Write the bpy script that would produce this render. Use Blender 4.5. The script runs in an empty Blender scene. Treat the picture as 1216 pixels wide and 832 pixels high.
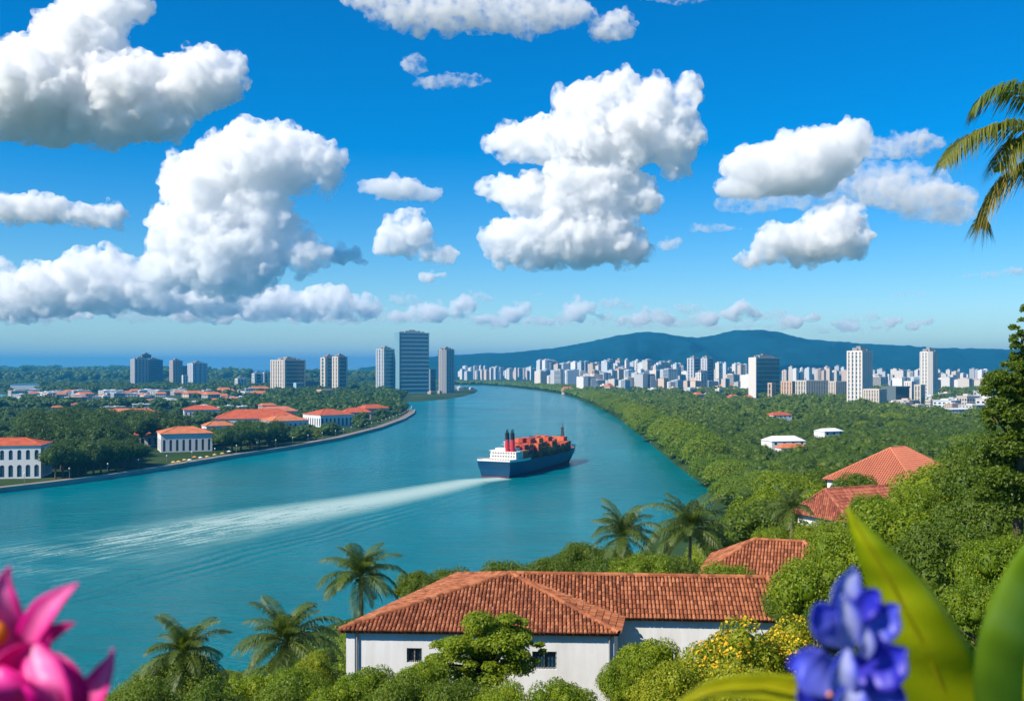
import bpy, bmesh, math, random
import numpy as np
from mathutils import Vector, Matrix, noise as mnoise

# ------------------------------------------------------------------ camera, sky, sun, exposure
SC = bpy.context.scene
COL = SC.collection
FPX = 1182.0            # focal length in photograph pixels (35 mm lens)
CX, HY = 608.0, 436.5   # optical axis column and horizon row of the photograph
CAMZ = 60.0
cam_d = bpy.data.cameras.new('camera')
cam_d.sensor_width = 36.0
cam_d.lens = 36.0 * FPX / 1216.0
cam_d.shift_y = (HY - 416.0) / 1216.0
cam_d.clip_start = 0.05
cam_d.clip_end = 120000.0
cam_d.dof.use_dof = True
cam_d.dof.focus_distance = 300.0
cam_d.dof.aperture_fstop = 5.6
cam = bpy.data.objects.new('camera', cam_d)
COL.objects.link(cam)
cam.location = (0, 0, CAMZ)
cam.rotation_euler = (math.radians(90), 0, 0)
SC.camera = cam

SUN_AZ = math.radians(-124.0)     # measured from +Y towards +X
SUN_EL = math.radians(43.0)
to_sun = Vector((math.sin(SUN_AZ) * math.cos(SUN_EL), math.cos(SUN_AZ) * math.cos(SUN_EL), math.sin(SUN_EL)))
world = bpy.data.worlds.new('World')
SC.world = world
world.use_nodes = True
wn = world.node_tree
wn.nodes.clear()
w_out = wn.nodes.new('ShaderNodeOutputWorld')
w_bg = wn.nodes.new('ShaderNodeBackground')
w_sky = wn.nodes.new('ShaderNodeTexSky')
w_sky.sky_type = 'NISHITA'
w_sky.sun_disc = False
w_sky.sun_elevation = SUN_EL
w_sky.sun_rotation = SUN_AZ
w_sky.altitude = 60.0
w_sky.air_density = 1.0
w_sky.dust_density = 0.1
w_sky.ozone_density = 3.5
w_hs = wn.nodes.new('ShaderNodeHueSaturation')
w_hs.inputs['Saturation'].default_value = 1.6
w_hs.inputs['Hue'].default_value = 0.498
w_bg.inputs['Strength'].default_value = 0.095
wn.links.new(w_sky.outputs[0], w_hs.inputs['Color'])
w_mx = wn.nodes.new('ShaderNodeMix')          # cooler, clean tropical air
w_mx.data_type = 'RGBA'; w_mx.blend_type = 'MULTIPLY'
w_mx.inputs[0].default_value = 1.0
w_mx.inputs[7].default_value = (0.81, 0.95, 1.08, 1)
wn.links.new(w_hs.outputs[0], w_mx.inputs[6])
wn.links.new(w_mx.outputs[2], w_bg.inputs['Color'])
wn.links.new(w_bg.outputs[0], w_out.inputs['Surface'])

sun_d = bpy.data.lights.new('sun', 'SUN')
sun_d.energy = 5.0
sun_d.angle = math.radians(0.5)
sun_d.color = (1.0, 0.90, 0.75)
sun = bpy.data.objects.new('sun', sun_d)
COL.objects.link(sun)
sun.rotation_euler = to_sun.to_track_quat('Z', 'Y').to_euler()
sun.location = to_sun * 200.0

SC.view_settings.view_transform = 'Standard'
SC.view_settings.look = 'None'
SC.view_settings.gamma = 1.0
SC.view_settings.use_curve_mapping = False
SC.view_settings.exposure = 0.5
SC.render.engine = 'CYCLES'
cy = SC.cycles
cy.max_bounces = 26
cy.diffuse_bounces = 3
cy.glossy_bounces = 3
cy.transmission_bounces = 4
cy.volume_bounces = 24
cy.transparent_max_bounces = 24
cy.caustics_reflective = False
cy.caustics_refractive = False
cy.use_adaptive_sampling = True
cy.adaptive_threshold = 0.02
cy.use_denoising = True
cy.denoiser = 'OPENIMAGEDENOISE'
cy.sample_clamp_indirect = 0.0

# ------------------------------------------------------------------ helpers
def P(px, py, D):
    """point at depth D (metres along +Y) seen at photograph pixel (px, py)"""
    return Vector(((px - CX) / FPX * D, D, CAMZ - (py - HY) / FPX * D))

def G(px, py, z=0.0):
    """point on the level z seen at photograph pixel (px, py)"""
    return P(px, py, (CAMZ - z) * FPX / (py - HY))

def setp(o, label=None, cat=None, group=None, kind=None):
    if label: o['label'] = label
    if cat: o['category'] = cat
    if group: o['group'] = group
    if kind: o['kind'] = kind
    return o

def mesh_np(name, V, F, mats=(), mi=None, smooth=False):
    """mesh from arrays; F is (n,3) or (n,4), or a list of such arrays"""
    me = bpy.data.meshes.new(name)
    V = np.asarray(V, dtype=np.float32)
    Fs = F if isinstance(F, list) else [F]
    Fs = [np.asarray(f, dtype=np.int32) for f in Fs if len(f)]
    me.vertices.add(len(V))
    me.vertices.foreach_set('co', V.ravel())
    loops = np.concatenate([f.ravel() for f in Fs])
    sizes = np.concatenate([np.full(len(f), f.shape[1], np.int32) for f in Fs])
    starts = np.concatenate([[0], np.cumsum(sizes)[:-1]]).astype(np.int32)
    me.loops.add(len(loops))
    me.loops.foreach_set('vertex_index', loops)
    me.polygons.add(len(sizes))
    me.polygons.foreach_set('loop_start', starts)
    me.polygons.foreach_set('loop_total', sizes)
    for m in mats: me.materials.append(m)
    if mi is not None: me.polygons.foreach_set('material_index', np.asarray(mi, np.int32))
    if smooth: me.polygons.foreach_set('use_smooth', np.ones(len(sizes), bool))
    me.update(calc_edges=True)
    me.validate()
    return me

def link(name, me, parent=None, loc=None):
    o = bpy.data.objects.new(name, me)
    COL.objects.link(o)
    if parent is not None: o.parent = parent
    if loc is not None: o.location = loc
    return o

def empty(name, loc=(0, 0, 0), rz=0.0):
    o = bpy.data.objects.new(name, None)
    COL.objects.link(o)
    o.location = loc
    o.rotation_euler = (0, 0, rz)
    o.empty_display_size = 0.5
    return o

def copy_tree(o, parent=None):
    c = o.copy()
    COL.objects.link(c)
    if parent is not None: c.parent = parent
    for ch in list(o.children): copy_tree(ch, c)
    return c

class MB:
    """collects faces for one mesh"""
    def __init__(s): s.v, s.f, s.m = [], [], []
    def face(s, pts, m=0):
        n = len(s.v); s.v += [tuple(p) for p in pts]; s.f.append(tuple(range(n, n + len(pts)))); s.m.append(m)
    def add(s, vs, fs, m=0):
        n = len(s.v); s.v += [tuple(p) for p in vs]
        for f in fs: s.f.append(tuple(i + n for i in f)); s.m.append(m)
    def box(s, x0, x1, y0, y1, z0, z1, m=0, M=None):
        vs = [Vector(p) for p in ((x0,y0,z0),(x1,y0,z0),(x1,y1,z0),(x0,y1,z0),(x0,y0,z1),(x1,y0,z1),(x1,y1,z1),(x0,y1,z1))]
        if M is not None: vs = [M @ p for p in vs]
        s.add(vs, ((0,3,2,1),(4,5,6,7),(0,1,5,4),(1,2,6,5),(2,3,7,6),(3,0,4,7)), m)
    def tube(s, pts, rad, n=8, m=0, cap=True):
        pts = [Vector(p) for p in pts]; base = len(s.v); N = len(pts)
        up = Vector((0.12, 0.07, 1))
        for i, p in enumerate(pts):
            t = (pts[min(i+1, N-1)] - pts[max(i-1, 0)]).normalized()
            a = t.cross(up)
            if a.length < 1e-3: a = t.cross(Vector((1, 0, 0)))
            a.normalize(); b = t.cross(a)
            r = rad[i] if hasattr(rad, '__len__') else rad
            for k in range(n):
                an = 2 * math.pi * k / n
                s.v.append(tuple(p + (a * math.cos(an) + b * math.sin(an)) * r))
        for i in range(N - 1):
            for k in range(n):
                k2 = (k + 1) % n
                s.f.append((base+i*n+k, base+i*n+k2, base+(i+1)*n+k2, base+(i+1)*n+k)); s.m.append(m)
        if cap:
            s.f.append(tuple(base + k for k in reversed(range(n)))); s.m.append(m)
            s.f.append(tuple(base + (N-1)*n + k for k in range(n))); s.m.append(m)
    def prism(s, poly, z0, z1, m=0):
        n = len(poly); lo = [(p[0], p[1], z0) for p in poly]; hi = [(p[0], p[1], z1) for p in poly]
        fs = [tuple(range(n-1, -1, -1)), tuple(range(n, 2*n))] + [(i, (i+1) % n, n+(i+1) % n, n+i) for i in range(n)]
        s.add(lo + hi, fs, m)
    def mesh(s, name, mats=(), smooth=False):
        me = bpy.data.meshes.new(name)
        me.from_pydata(s.v, [], s.f)
        for m in mats: me.materials.append(m)
        if len(mats) > 1: me.polygons.foreach_set('material_index', s.m)
        if smooth: me.polygons.foreach_set('use_smooth', [True] * len(s.f))
        me.update()
        return me
    def build(s, name, mats=(), parent=None, smooth=False, loc=None):
        return link(name, s.mesh(name, mats if isinstance(mats, (list, tuple)) else (mats,), smooth), parent, loc)

# ------------------------------------------------------------------ materials
class NT:
    def __init__(s, name):
        s.mat = bpy.data.materials.new(name); s.mat.use_nodes = True
        s.t = s.mat.node_tree; s.t.nodes.clear()
        s.out = s.n('ShaderNodeOutputMaterial')
    def n(s, typ, **kw):
        nd = s.t.nodes.new(typ)
        for k, v in kw.items(): setattr(nd, k, v)
        return nd
    def l(s, a, b): s.t.links.new(a, b)
    def math(s, op, a, b=None, clamp=False):
        nd = s.n('ShaderNodeMath', operation=op, use_clamp=clamp)
        for i, v in enumerate((a, b)):
            if v is None: continue
            if isinstance(v, (int, float)): nd.inputs[i].default_value = v
            else: s.l(v, nd.inputs[i])
        return nd.outputs[0]
    def ramp(s, fac, stops):
        nd = s.n('ShaderNodeValToRGB')
        el = nd.color_ramp.elements
        while len(el) > 1: el.remove(el[-1])
        el[0].position = stops[0][0]; el[0].color = (*stops[0][1], 1)
        for p, c in stops[1:]:
            e = el.new(p); e.color = (*c, 1)
        s.l(fac, nd.inputs[0])
        return nd.outputs[0]
    def noise(s, scale, detail=3.0, rough=0.55, co='Object', vec=None):
        nd = s.n('ShaderNodeTexNoise')
        nd.inputs['Scale'].default_value = scale; nd.inputs['Detail'].default_value = detail; nd.inputs['Roughness'].default_value = rough
        if vec is None:
            tc = s.n('ShaderNodeTexCoord'); vec = tc.outputs[co]
        s.l(vec, nd.inputs['Vector'])
        return nd.outputs['Fac']
    def mix(s, fac, a, b, typ='MIX'):
        nd = s.n('ShaderNodeMix', data_type='RGBA', blend_type=typ)
        for i, v in ((0, fac), (6, a), (7, b)):
            if isinstance(v, (int, float)): nd.inputs[i].default_value = v
            elif isinstance(v, tuple): nd.inputs[i].default_value = (*v, 1)
            else: s.l(v, nd.inputs[i])
        return nd.outputs[2]

def principled(name, color, rough=0.7, var=0.12, scale=2.0, metallic=0.0, spec=0.3, bump=0.0, bscale=20.0, objcol=False, co='Object'):
    s = NT(name)
    b = s.n('ShaderNodeBsdfPrincipled')
    b.inputs['Roughness'].default_value = rough
    b.inputs['Metallic'].default_value = metallic
    b.inputs['Specular IOR Level'].default_value = spec
    f = s.noise(scale, 5, 0.6, co)
    if objcol:
        oi = s.n('ShaderNodeObjectInfo')
        lo = s.mix(1.0, oi.outputs['Color'], (1 - var,) * 3, 'MULTIPLY')
        hi = s.mix(1.0, oi.outputs['Color'], (1 + var,) * 3, 'MULTIPLY')
        c = s.mix(f, lo, hi)
    else:
        c = s.mix(f, tuple(max(0, x * (1 - 2 * var)) for x in color), tuple(min(1, x * (1 + 2 * var)) for x in color))
    s.l(c, b.inputs['Base Color'])
    if bump:
        bm = s.n('ShaderNodeBump'); bm.inputs['Strength'].default_value = bump
        s.l(s.noise(bscale, 4, 0.6, co), bm.inputs['Height']); s.l(bm.outputs[0], b.inputs['Normal'])
    s.l(b.outputs[0], s.out.inputs['Surface'])
    return s.mat

def leaf_mat(name, dark, light, trans=0.3, gloss=0.35, obj_var=0.35):
    """leaf colour differs leaf by leaf and tree by tree"""
    s = NT(name)
    geo = s.n('ShaderNodeNewGeometry'); oi = s.n('ShaderNodeObjectInfo')
    r = s.math('ADD', s.math('MULTIPLY', geo.outputs['Random Per Island'], 1 - obj_var), s.math('MULTIPLY', oi.outputs['Random'], obj_var))
    c = s.ramp(r, [(0.05, dark), (0.5, tuple((a + b) / 2 for a, b in zip(dark, light))), (0.95, light)])
    b = s.n('ShaderNodeBsdfPrincipled')
    b.inputs['Roughness'].default_value = 0.55
    b.inputs['Specular IOR Level'].default_value = gloss
    s.l(c, b.inputs['Base Color'])
    t = s.n('ShaderNodeBsdfTranslucent')
    s.l(s.mix(0.6, c, (0.35, 0.5, 0.02), 'MIX'), t.inputs['Color'])
    m = s.n('ShaderNodeMixShader'); m.inputs[0].default_value = trans
    s.l(b.outputs[0], m.inputs[1]); s.l(t.outputs[0], m.inputs[2])
    s.l(m.outputs[0], s.out.inputs['Surface'])
    return s.mat
# ------------------------------------------------------------------ the ground: one sheet, hill to horizon
HY_K = np.array([0, 20, 45, 70, 110, 160, 200, 265, 330, 430, 600, 800, 1000.])
HU_K = np.array([-0.6, -0.3, 0.0, 0.12, 0.22, 0.35, 0.55])
HT = np.array([
    [58.7, 46, 35, 26, 13, -3, -4, -4, -4, -4, -4, -4, -4],
    [58.7, 48, 37, 30, 18, 8, -2, -4, -4, -4, -4, -4, -4],
    [58.7, 49, 41, 38.5, 29, 18, 10, -0.5, -4, -4, -4, -4, -4],
    [58.7, 49, 41.5, 39, 31, 22, 15, 6, -1.5, -4, -4, -4, -4],
    [58.7, 50, 43, 40.5, 36, 28, 22, 14, 8, 1, -1, -2, -4],
    [58.7, 51, 45, 42, 39.5, 35, 31, 25, 20, 13, 6, 3, 2],
    [58.7, 53, 49, 46.5, 44.5, 41, 37, 30, 25, 18, 8, 3, 2]])

LEFT_BANK = [(-500, 640), (-200, 610), (0, 584), (60, 577), (130, 567.5), (200, 556.5), (270, 544.5), (340, 533.5), (400, 522.5), (450, 509.5),
             (478, 499), (489, 492), (490.5, 488), (484, 484), (470, 481.5), (458, 480)]
PENINSULA = [(470, 478.5), (500, 476.5), (530, 474), (552, 470.5), (566, 466.5), (569.5, 463.3), (562, 460.2), (545, 458.6), (515, 457.8)]
RIGHT_BANK = [(515, 456.6), (570, 457.2), (600, 459.2), (640, 463.8), (662, 467.4), (680, 472), (700, 480.5), (720, 490.5), (740, 502), (770, 527), (800, 552), (830, 575), (862, 599)]
river = [G(x, y).to_2d() for x, y in LEFT_BANK + PENINSULA + RIGHT_BANK]
river += [Vector(p) for p in ((80, 330), (40, 150), (0, 100), (-60, 90), (-200, 120), (-420, 140))]
RIVER = np.array([[p.x, p.y] for p in river])
LAGOON = np.array([[G(x, y).x, G(x, y).y] for x, y in ((-160, 488), (-20, 482), (18, 479), (29, 474), (24, 469.5), (-20, 467), (-160, 466))])
SEA = np.array([[G(x, y).x, G(x, y).y] for x, y in ((252, 449.5), (300, 451.5), (380, 452.5), (480, 451), (545, 448))] + [[3000, 29500], [-12500, 29500], [-5200, 12500]])

def sdist(X, Y, poly):
    """signed distance to a polygon, positive inside"""
    shp = X.shape; X = X.ravel(); Y = Y.ravel()
    d2 = np.full(X.shape, 1e18); ins = np.zeros(X.shape, bool)
    for i in range(len(poly)):
        ax, ay = poly[i]; bx, by = poly[(i + 1) % len(poly)]
        ex, ey = bx - ax, by - ay
        t = np.clip(((X - ax) * ex + (Y - ay) * ey) / (ex * ex + ey * ey + 1e-12), 0, 1)
        d2 = np.minimum(d2, (X - ax - t * ex) ** 2 + (Y - ay - t * ey) ** 2)
        c = ((ay > Y) != (by > Y))
        xi = ax + (Y - ay) * ex / (ey if abs(ey) > 1e-9 else 1e-9)
        ins ^= c & (X < xi)
    d = np.sqrt(d2)
    return np.where(ins, d, -d).reshape(shp)

def hill(X, Y):
    u = np.clip(X / np.maximum(Y, 6.0), -0.6, 0.55)
    y = np.clip(np.hypot(X * 0.25, Y), 0, 999.9)
    iu = np.clip(np.searchsorted(HU_K, u, 'right') - 1, 0, len(HU_K) - 2)
    iy = np.clip(np.searchsorted(HY_K, y, 'right') - 1, 0, len(HY_K) - 2)
    fu = (u - HU_K[iu]) / (HU_K[iu + 1] - HU_K[iu]); fy = (y - HY_K[iy]) / (HY_K[iy + 1] - HY_K[iy])
    h = (HT[iu, iy] * (1 - fu) * (1 - fy) + HT[iu + 1, iy] * fu * (1 - fy) + HT[iu, iy + 1] * (1 - fu) * fy + HT[iu + 1, iy + 1] * fu * fy)
    return np.where(Y > 999, -4, h)

def ground_z(X, Y):
    X = np.asarray(X, float); Y = np.asarray(Y, float)
    sd = np.maximum(sdist(X, Y, RIVER), np.maximum(sdist(X, Y, LAGOON), sdist(X, Y, SEA)))
    w = 4.0 + 0.004 * np.hypot(X, Y)
    far = 1.8 - 5.0 * np.clip((sd + w) / (2 * w), 0, 1)
    far += 0.5 * np.sin(X * 0.013) * np.cos(Y * 0.011) * (sd < -30)
    return np.maximum(far, hill(X, Y))

def gz(x, y): return float(ground_z(np.array([x]), np.array([y]))[0])

ang = np.radians(np.concatenate([np.linspace(-88, -34, 40), np.linspace(-33, 33, 420), np.linspace(34, 88, 40)]))
rad = np.concatenate([[0.5], np.geomspace(2.0, 29000, 430)])
A, R_ = np.meshgrid(ang, rad)
gx = np.sin(A) * R_; gy = np.cos(A) * R_
gzv = ground_z(gx, gy)
na, nr = len(ang), len(rad)
idx = np.arange(na * nr).reshape(nr, na)
quads = np.stack([idx[:-1, :-1], idx[:-1, 1:], idx[1:, 1:], idx[1:, :-1]], -1).reshape(-1, 4)
quads = quads[:, ::-1]

def ground_material():
    s = NT('earth_and_grass')
    b = s.n('ShaderNodeBsdfPrincipled'); b.inputs['Roughness'].default_value = 0.95; b.inputs['Specular IOR Level'].default_value = 0.1
    tc = s.n('ShaderNodeTexCoord')
    n1 = s.noise(0.012, 6, 0.65); n2 = s.noise(0.15, 5, 0.6)
    c = s.ramp(n1, [(0.3, (0.018, 0.045, 0.012)), (0.52, (0.035, 0.07, 0.018)), (0.62, (0.07, 0.085, 0.03)), (0.75, (0.16, 0.13, 0.08))])
    c = s.mix(s.math('MULTIPLY', n2, 0.6), c, (0.02, 0.05, 0.012))
    s.l(c, b.inputs['Base Color'])
    s.l(b.outputs[0], s.out.inputs['Surface'])
    return s.mat
g = link('ground', mesh_np('ground', np.stack([gx, gy, gzv], -1).reshape(-1, 3), quads, [ground_material()], smooth=True))
g['kind'] = 'structure'

# ------------------------------------------------------------------ the water
WAKE_A, WAKE_B = G(590, 569).to_2d(), G(-60, 676).to_2d()
def water_material():
    s = NT('river_water')
    b = s.n('ShaderNodeBsdfPrincipled')
    b.inputs['Roughness'].default_value = 0.16
    b.inputs['IOR'].default_value = 1.33
    b.inputs['Specular IOR Level'].default_value = 0.15
    tc = s.n('ShaderNodeTexCoord')
    n1 = s.noise(0.004, 4, 0.55)
    c = s.ramp(n1, [(0.3, (0.0, 0.13, 0.145)), (0.55, (0.0, 0.18, 0.22)), (0.75, (0.001, 0.22, 0.26))])
    lane = s.noise(0.011, 4, 0.6, vec=None)
    c = s.mix(s.ramp(lane, [(0.42, (0, 0, 0)), (0.68, (0.55, 0.55, 0.55))]), c, (0.0, 0.105, 0.13))
    s.l(c, b.inputs['Base Color'])
    s.l(s.math('ADD', 0.08, s.math('MULTIPLY', lane, 0.2)), b.inputs['Roughness'])
    # wind ripples, longer across the wind, on two scales
    mp = s.n('ShaderNodeMapping'); mp.inputs['Rotation'].default_value = (0, 0, math.radians(14)); mp.inputs['Scale'].default_value = (0.35, 1.0, 1.0)
    s.l(tc.outputs['Object'], mp.inputs['Vector'])
    r1 = s.noise(0.9, 3, 0.6, vec=mp.outputs[0]); r2 = s.noise(0.16, 4, 0.6, vec=mp.outputs[0]); r3 = s.noise(0.02, 2, 0.5)
    hgt = s.math('ADD', s.math('MULTIPLY', r1, 0.5), s.math('MULTIPLY', r2, 1.5))
    # bow and stern waves running beside the wake
    ax, ay = WAKE_A; bx, by = WAKE_B
    L = math.hypot(bx - ax, by - ay); dx, dy = (bx - ax) / L, (by - ay) / L
    sep = s.n('ShaderNodeSeparateXYZ'); s.l(tc.outputs['Object'], sep.inputs[0])
    X = s.math('SUBTRACT', sep.outputs[0], float(ax)); Y = s.math('SUBTRACT', sep.outputs[1], float(ay))
    al = s.math('ADD', s.math('MULTIPLY', X, dx), s.math('MULTIPLY', Y, dy))
    ac = s.math('SUBTRACT', s.math('MULTIPLY', Y, dx), s.math('MULTIPLY', X, dy))
    aac = s.math('ABSOLUTE', ac)
    wob = s.math('MULTIPLY', s.math('SUBTRACT', r3, 0.5), 14.0)
    rel = s.math('SUBTRACT', s.math('ADD', aac, wob), s.math('ADD', s.math('MULTIPLY', al, 0.17), 16.0))
    band = s.math('MULTIPLY', s.math('SUBTRACT', 1.0, s.math('DIVIDE', s.math('ABSOLUTE', rel), 17.0), clamp=True), s.math('DIVIDE', al, 40.0, clamp=True))
    band = s.math('MULTIPLY', band, s.math('SUBTRACT', 1.0, s.math('DIVIDE', al, 620.0), clamp=True))
    wav = s.math('MULTIPLY', s.math('MULTIPLY', s.math('SINE', s.math('MULTIPLY', rel, 1.05)), band), 0.55)
    hgt = s.math('ADD', hgt, wav)
    bm = s.n('ShaderNodeBump'); bm.inputs['Strength'].default_value = 0.9; bm.inputs['Distance'].default_value = 1.0
    s.l(hgt, bm.inputs['Height']); s.l(bm.outputs[0], b.inputs['Normal'])
    s.l(b.outputs[0], s.out.inputs['Surface'])
    return s.mat
wm = MB()
wm.face(((-9000, 60, 0), (9000, 60, 0), (9000, 4600, 0), (-9000, 4600, 0)))
water = wm.build('water', water_material())
water['kind'] = 'structure'
sm = MB(); sm.face(((-14000, 4600, 0), (14000, 4600, 0), (14000, 29200, 0), (-14000, 29200, 0)))
sea = sm.build('sea', principled('open_sea', (0.0, 0.10, 0.16), 0.45, 0.15, 0.0006, spec=0.12, bump=1.0, bscale=0.15)); sea['kind'] = 'structure'

# ------------------------------------------------------------------ the mountain range behind the city
def mountain():
    prof = [(430, 436), (520, 423), (545, 421), (580, 418.5), (610, 418), (660, 413), (700, 406), (735, 398), (762, 394), (785, 393), (800, 396), (830, 400), (850, 397.5),
            (875, 392), (905, 391), (930, 395), (960, 402), (1000, 406), (1050, 408), (1100, 412), (1150, 413), (1200, 415), (1260, 414), (1330, 418), (1420, 424), (1560, 436)]
    D = 6500.0
    xs = np.linspace(430, 1560, 420)
    top = np.interp(xs, [p[0] for p in prof], [p[1] for p in prof])
    rows = 34
    V = np.zeros((rows, len(xs), 3))
    for j in range(rows):
        t = j / (rows - 1)                       # 0 foot (near) .. 0.6 crest .. 1 far foot
        dep = D - 1500 + 2700 * t
        k = math.sin(min(t / 0.62, 1) * math.pi / 2) if t < 0.62 else math.cos((t - 0.62) / 0.38 * math.pi / 2)
        for i, px in enumerate(xs):
            X = (px - CX) / FPX * D
            hgt = CAMZ + (HY - top[i]) / FPX * (D - 1500 + 2700 * 0.62)
            v = Vector((X / 420.0, dep / 420.0, 1.7))
            r = mnoise.fractal(v, 0.9, 2.1, 5)
            ridge = abs(mnoise.noise(Vector((X / 520.0 + 0.4 * r, dep / 900.0, 5.1))))
            env = 4 * min(t / 0.62, 1) * (1 - min(t / 0.62, 1)) if t < 0.62 else 0.5
            zz = hgt * k - hgt * env * (0.55 * ridge + 0.10 * r)
            crest = 5.0 * mnoise.fractal(Vector((X / 45.0, dep / 60.0, 0)), 1.0, 2.0, 3)
            V[j, i] = (X * (dep / D) ** 0.5, dep, max(zz, 0) + (crest if 0.05 < t else 0) - (4 if t == 0 or t == 1 else 0))
    n = len(xs)
    ix = np.arange(rows * n).reshape(rows, n)
    q = np.stack([ix[:-1, :-1], ix[:-1, 1:], ix[1:, 1:], ix[1:, :-1]], -1).reshape(-1, 4)
    m = principled('haze_blue_forest_slope', (0.005, 0.05, 0.075), 0.95, 0.3, 0.01, spec=0.05)  # green forest tinted blue: distance haze painted into the base colour
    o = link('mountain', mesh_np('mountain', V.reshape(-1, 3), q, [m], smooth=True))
    o['kind'] = 'structure'
mountain()

# ------------------------------------------------------------------ the air
def haze():
    mb = MB()
    mb.box(-15000, 15000, -300, 29800, -6, 345)
    s = NT('hazy_air')
    pv = s.n('ShaderNodeVolumePrincipled')
    pv.inputs['Color'].default_value = (0.055, 0.46, 0.87, 1)
    pv.inputs['Density'].default_value = HAZE
    pv.inputs['Anisotropy'].default_value = 0.1
    s.l(pv.outputs[0], s.out.inputs['Volume'])
    o = mb.build('haze', s.mat)
    o['kind'] = 'stuff'
HAZE = 8.5e-5
haze()

# ------------------------------------------------------------------ the clouds: real masses of cloud air, each its own object
CLOUD_M = {}
def cloud_mat(sig, torn=False):
    key = (round(math.log(sig) * 3), torn)
    if key not in CLOUD_M:
        s = NT('cloud_air')
        vs = s.n('ShaderNodeVolumeScatter')
        vs.inputs['Color'].default_value = (1, 1, 1, 1)
        vs.inputs['Density'].default_value = math.exp(key[0] / 3)
        vs.inputs['Anisotropy'].default_value = 0.0
        if torn:                                   # ragged air: gaps and filaments
            n1 = s.noise(0.07, 7, 0.66)
            d = s.math('MULTIPLY', s.math('SUBTRACT', n1, 0.44), 9.0 * math.exp(key[0] / 3), clamp=False)
            s.l(s.math('MAXIMUM', d, 0.0), vs.inputs['Density'])
            s.mat.cycles.volume_step_rate = 0.35
        s.l(vs.outputs[0], s.out.inputs['Volume'])
        CLOUD_M[key] = s.mat
    return CLOUD_M[key]

ICO = {}
def ico(sub):
    if sub not in ICO:
        bm = bmesh.new(); bmesh.ops.create_icosphere(bm, subdivisions=sub, radius=1.0)
        ICO[sub] = (np.array([v.co[:] for v in bm.verts]), np.array([[v.index for v in f.verts] for f in bm.faces])); bm.free()
    return ICO[sub]

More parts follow.
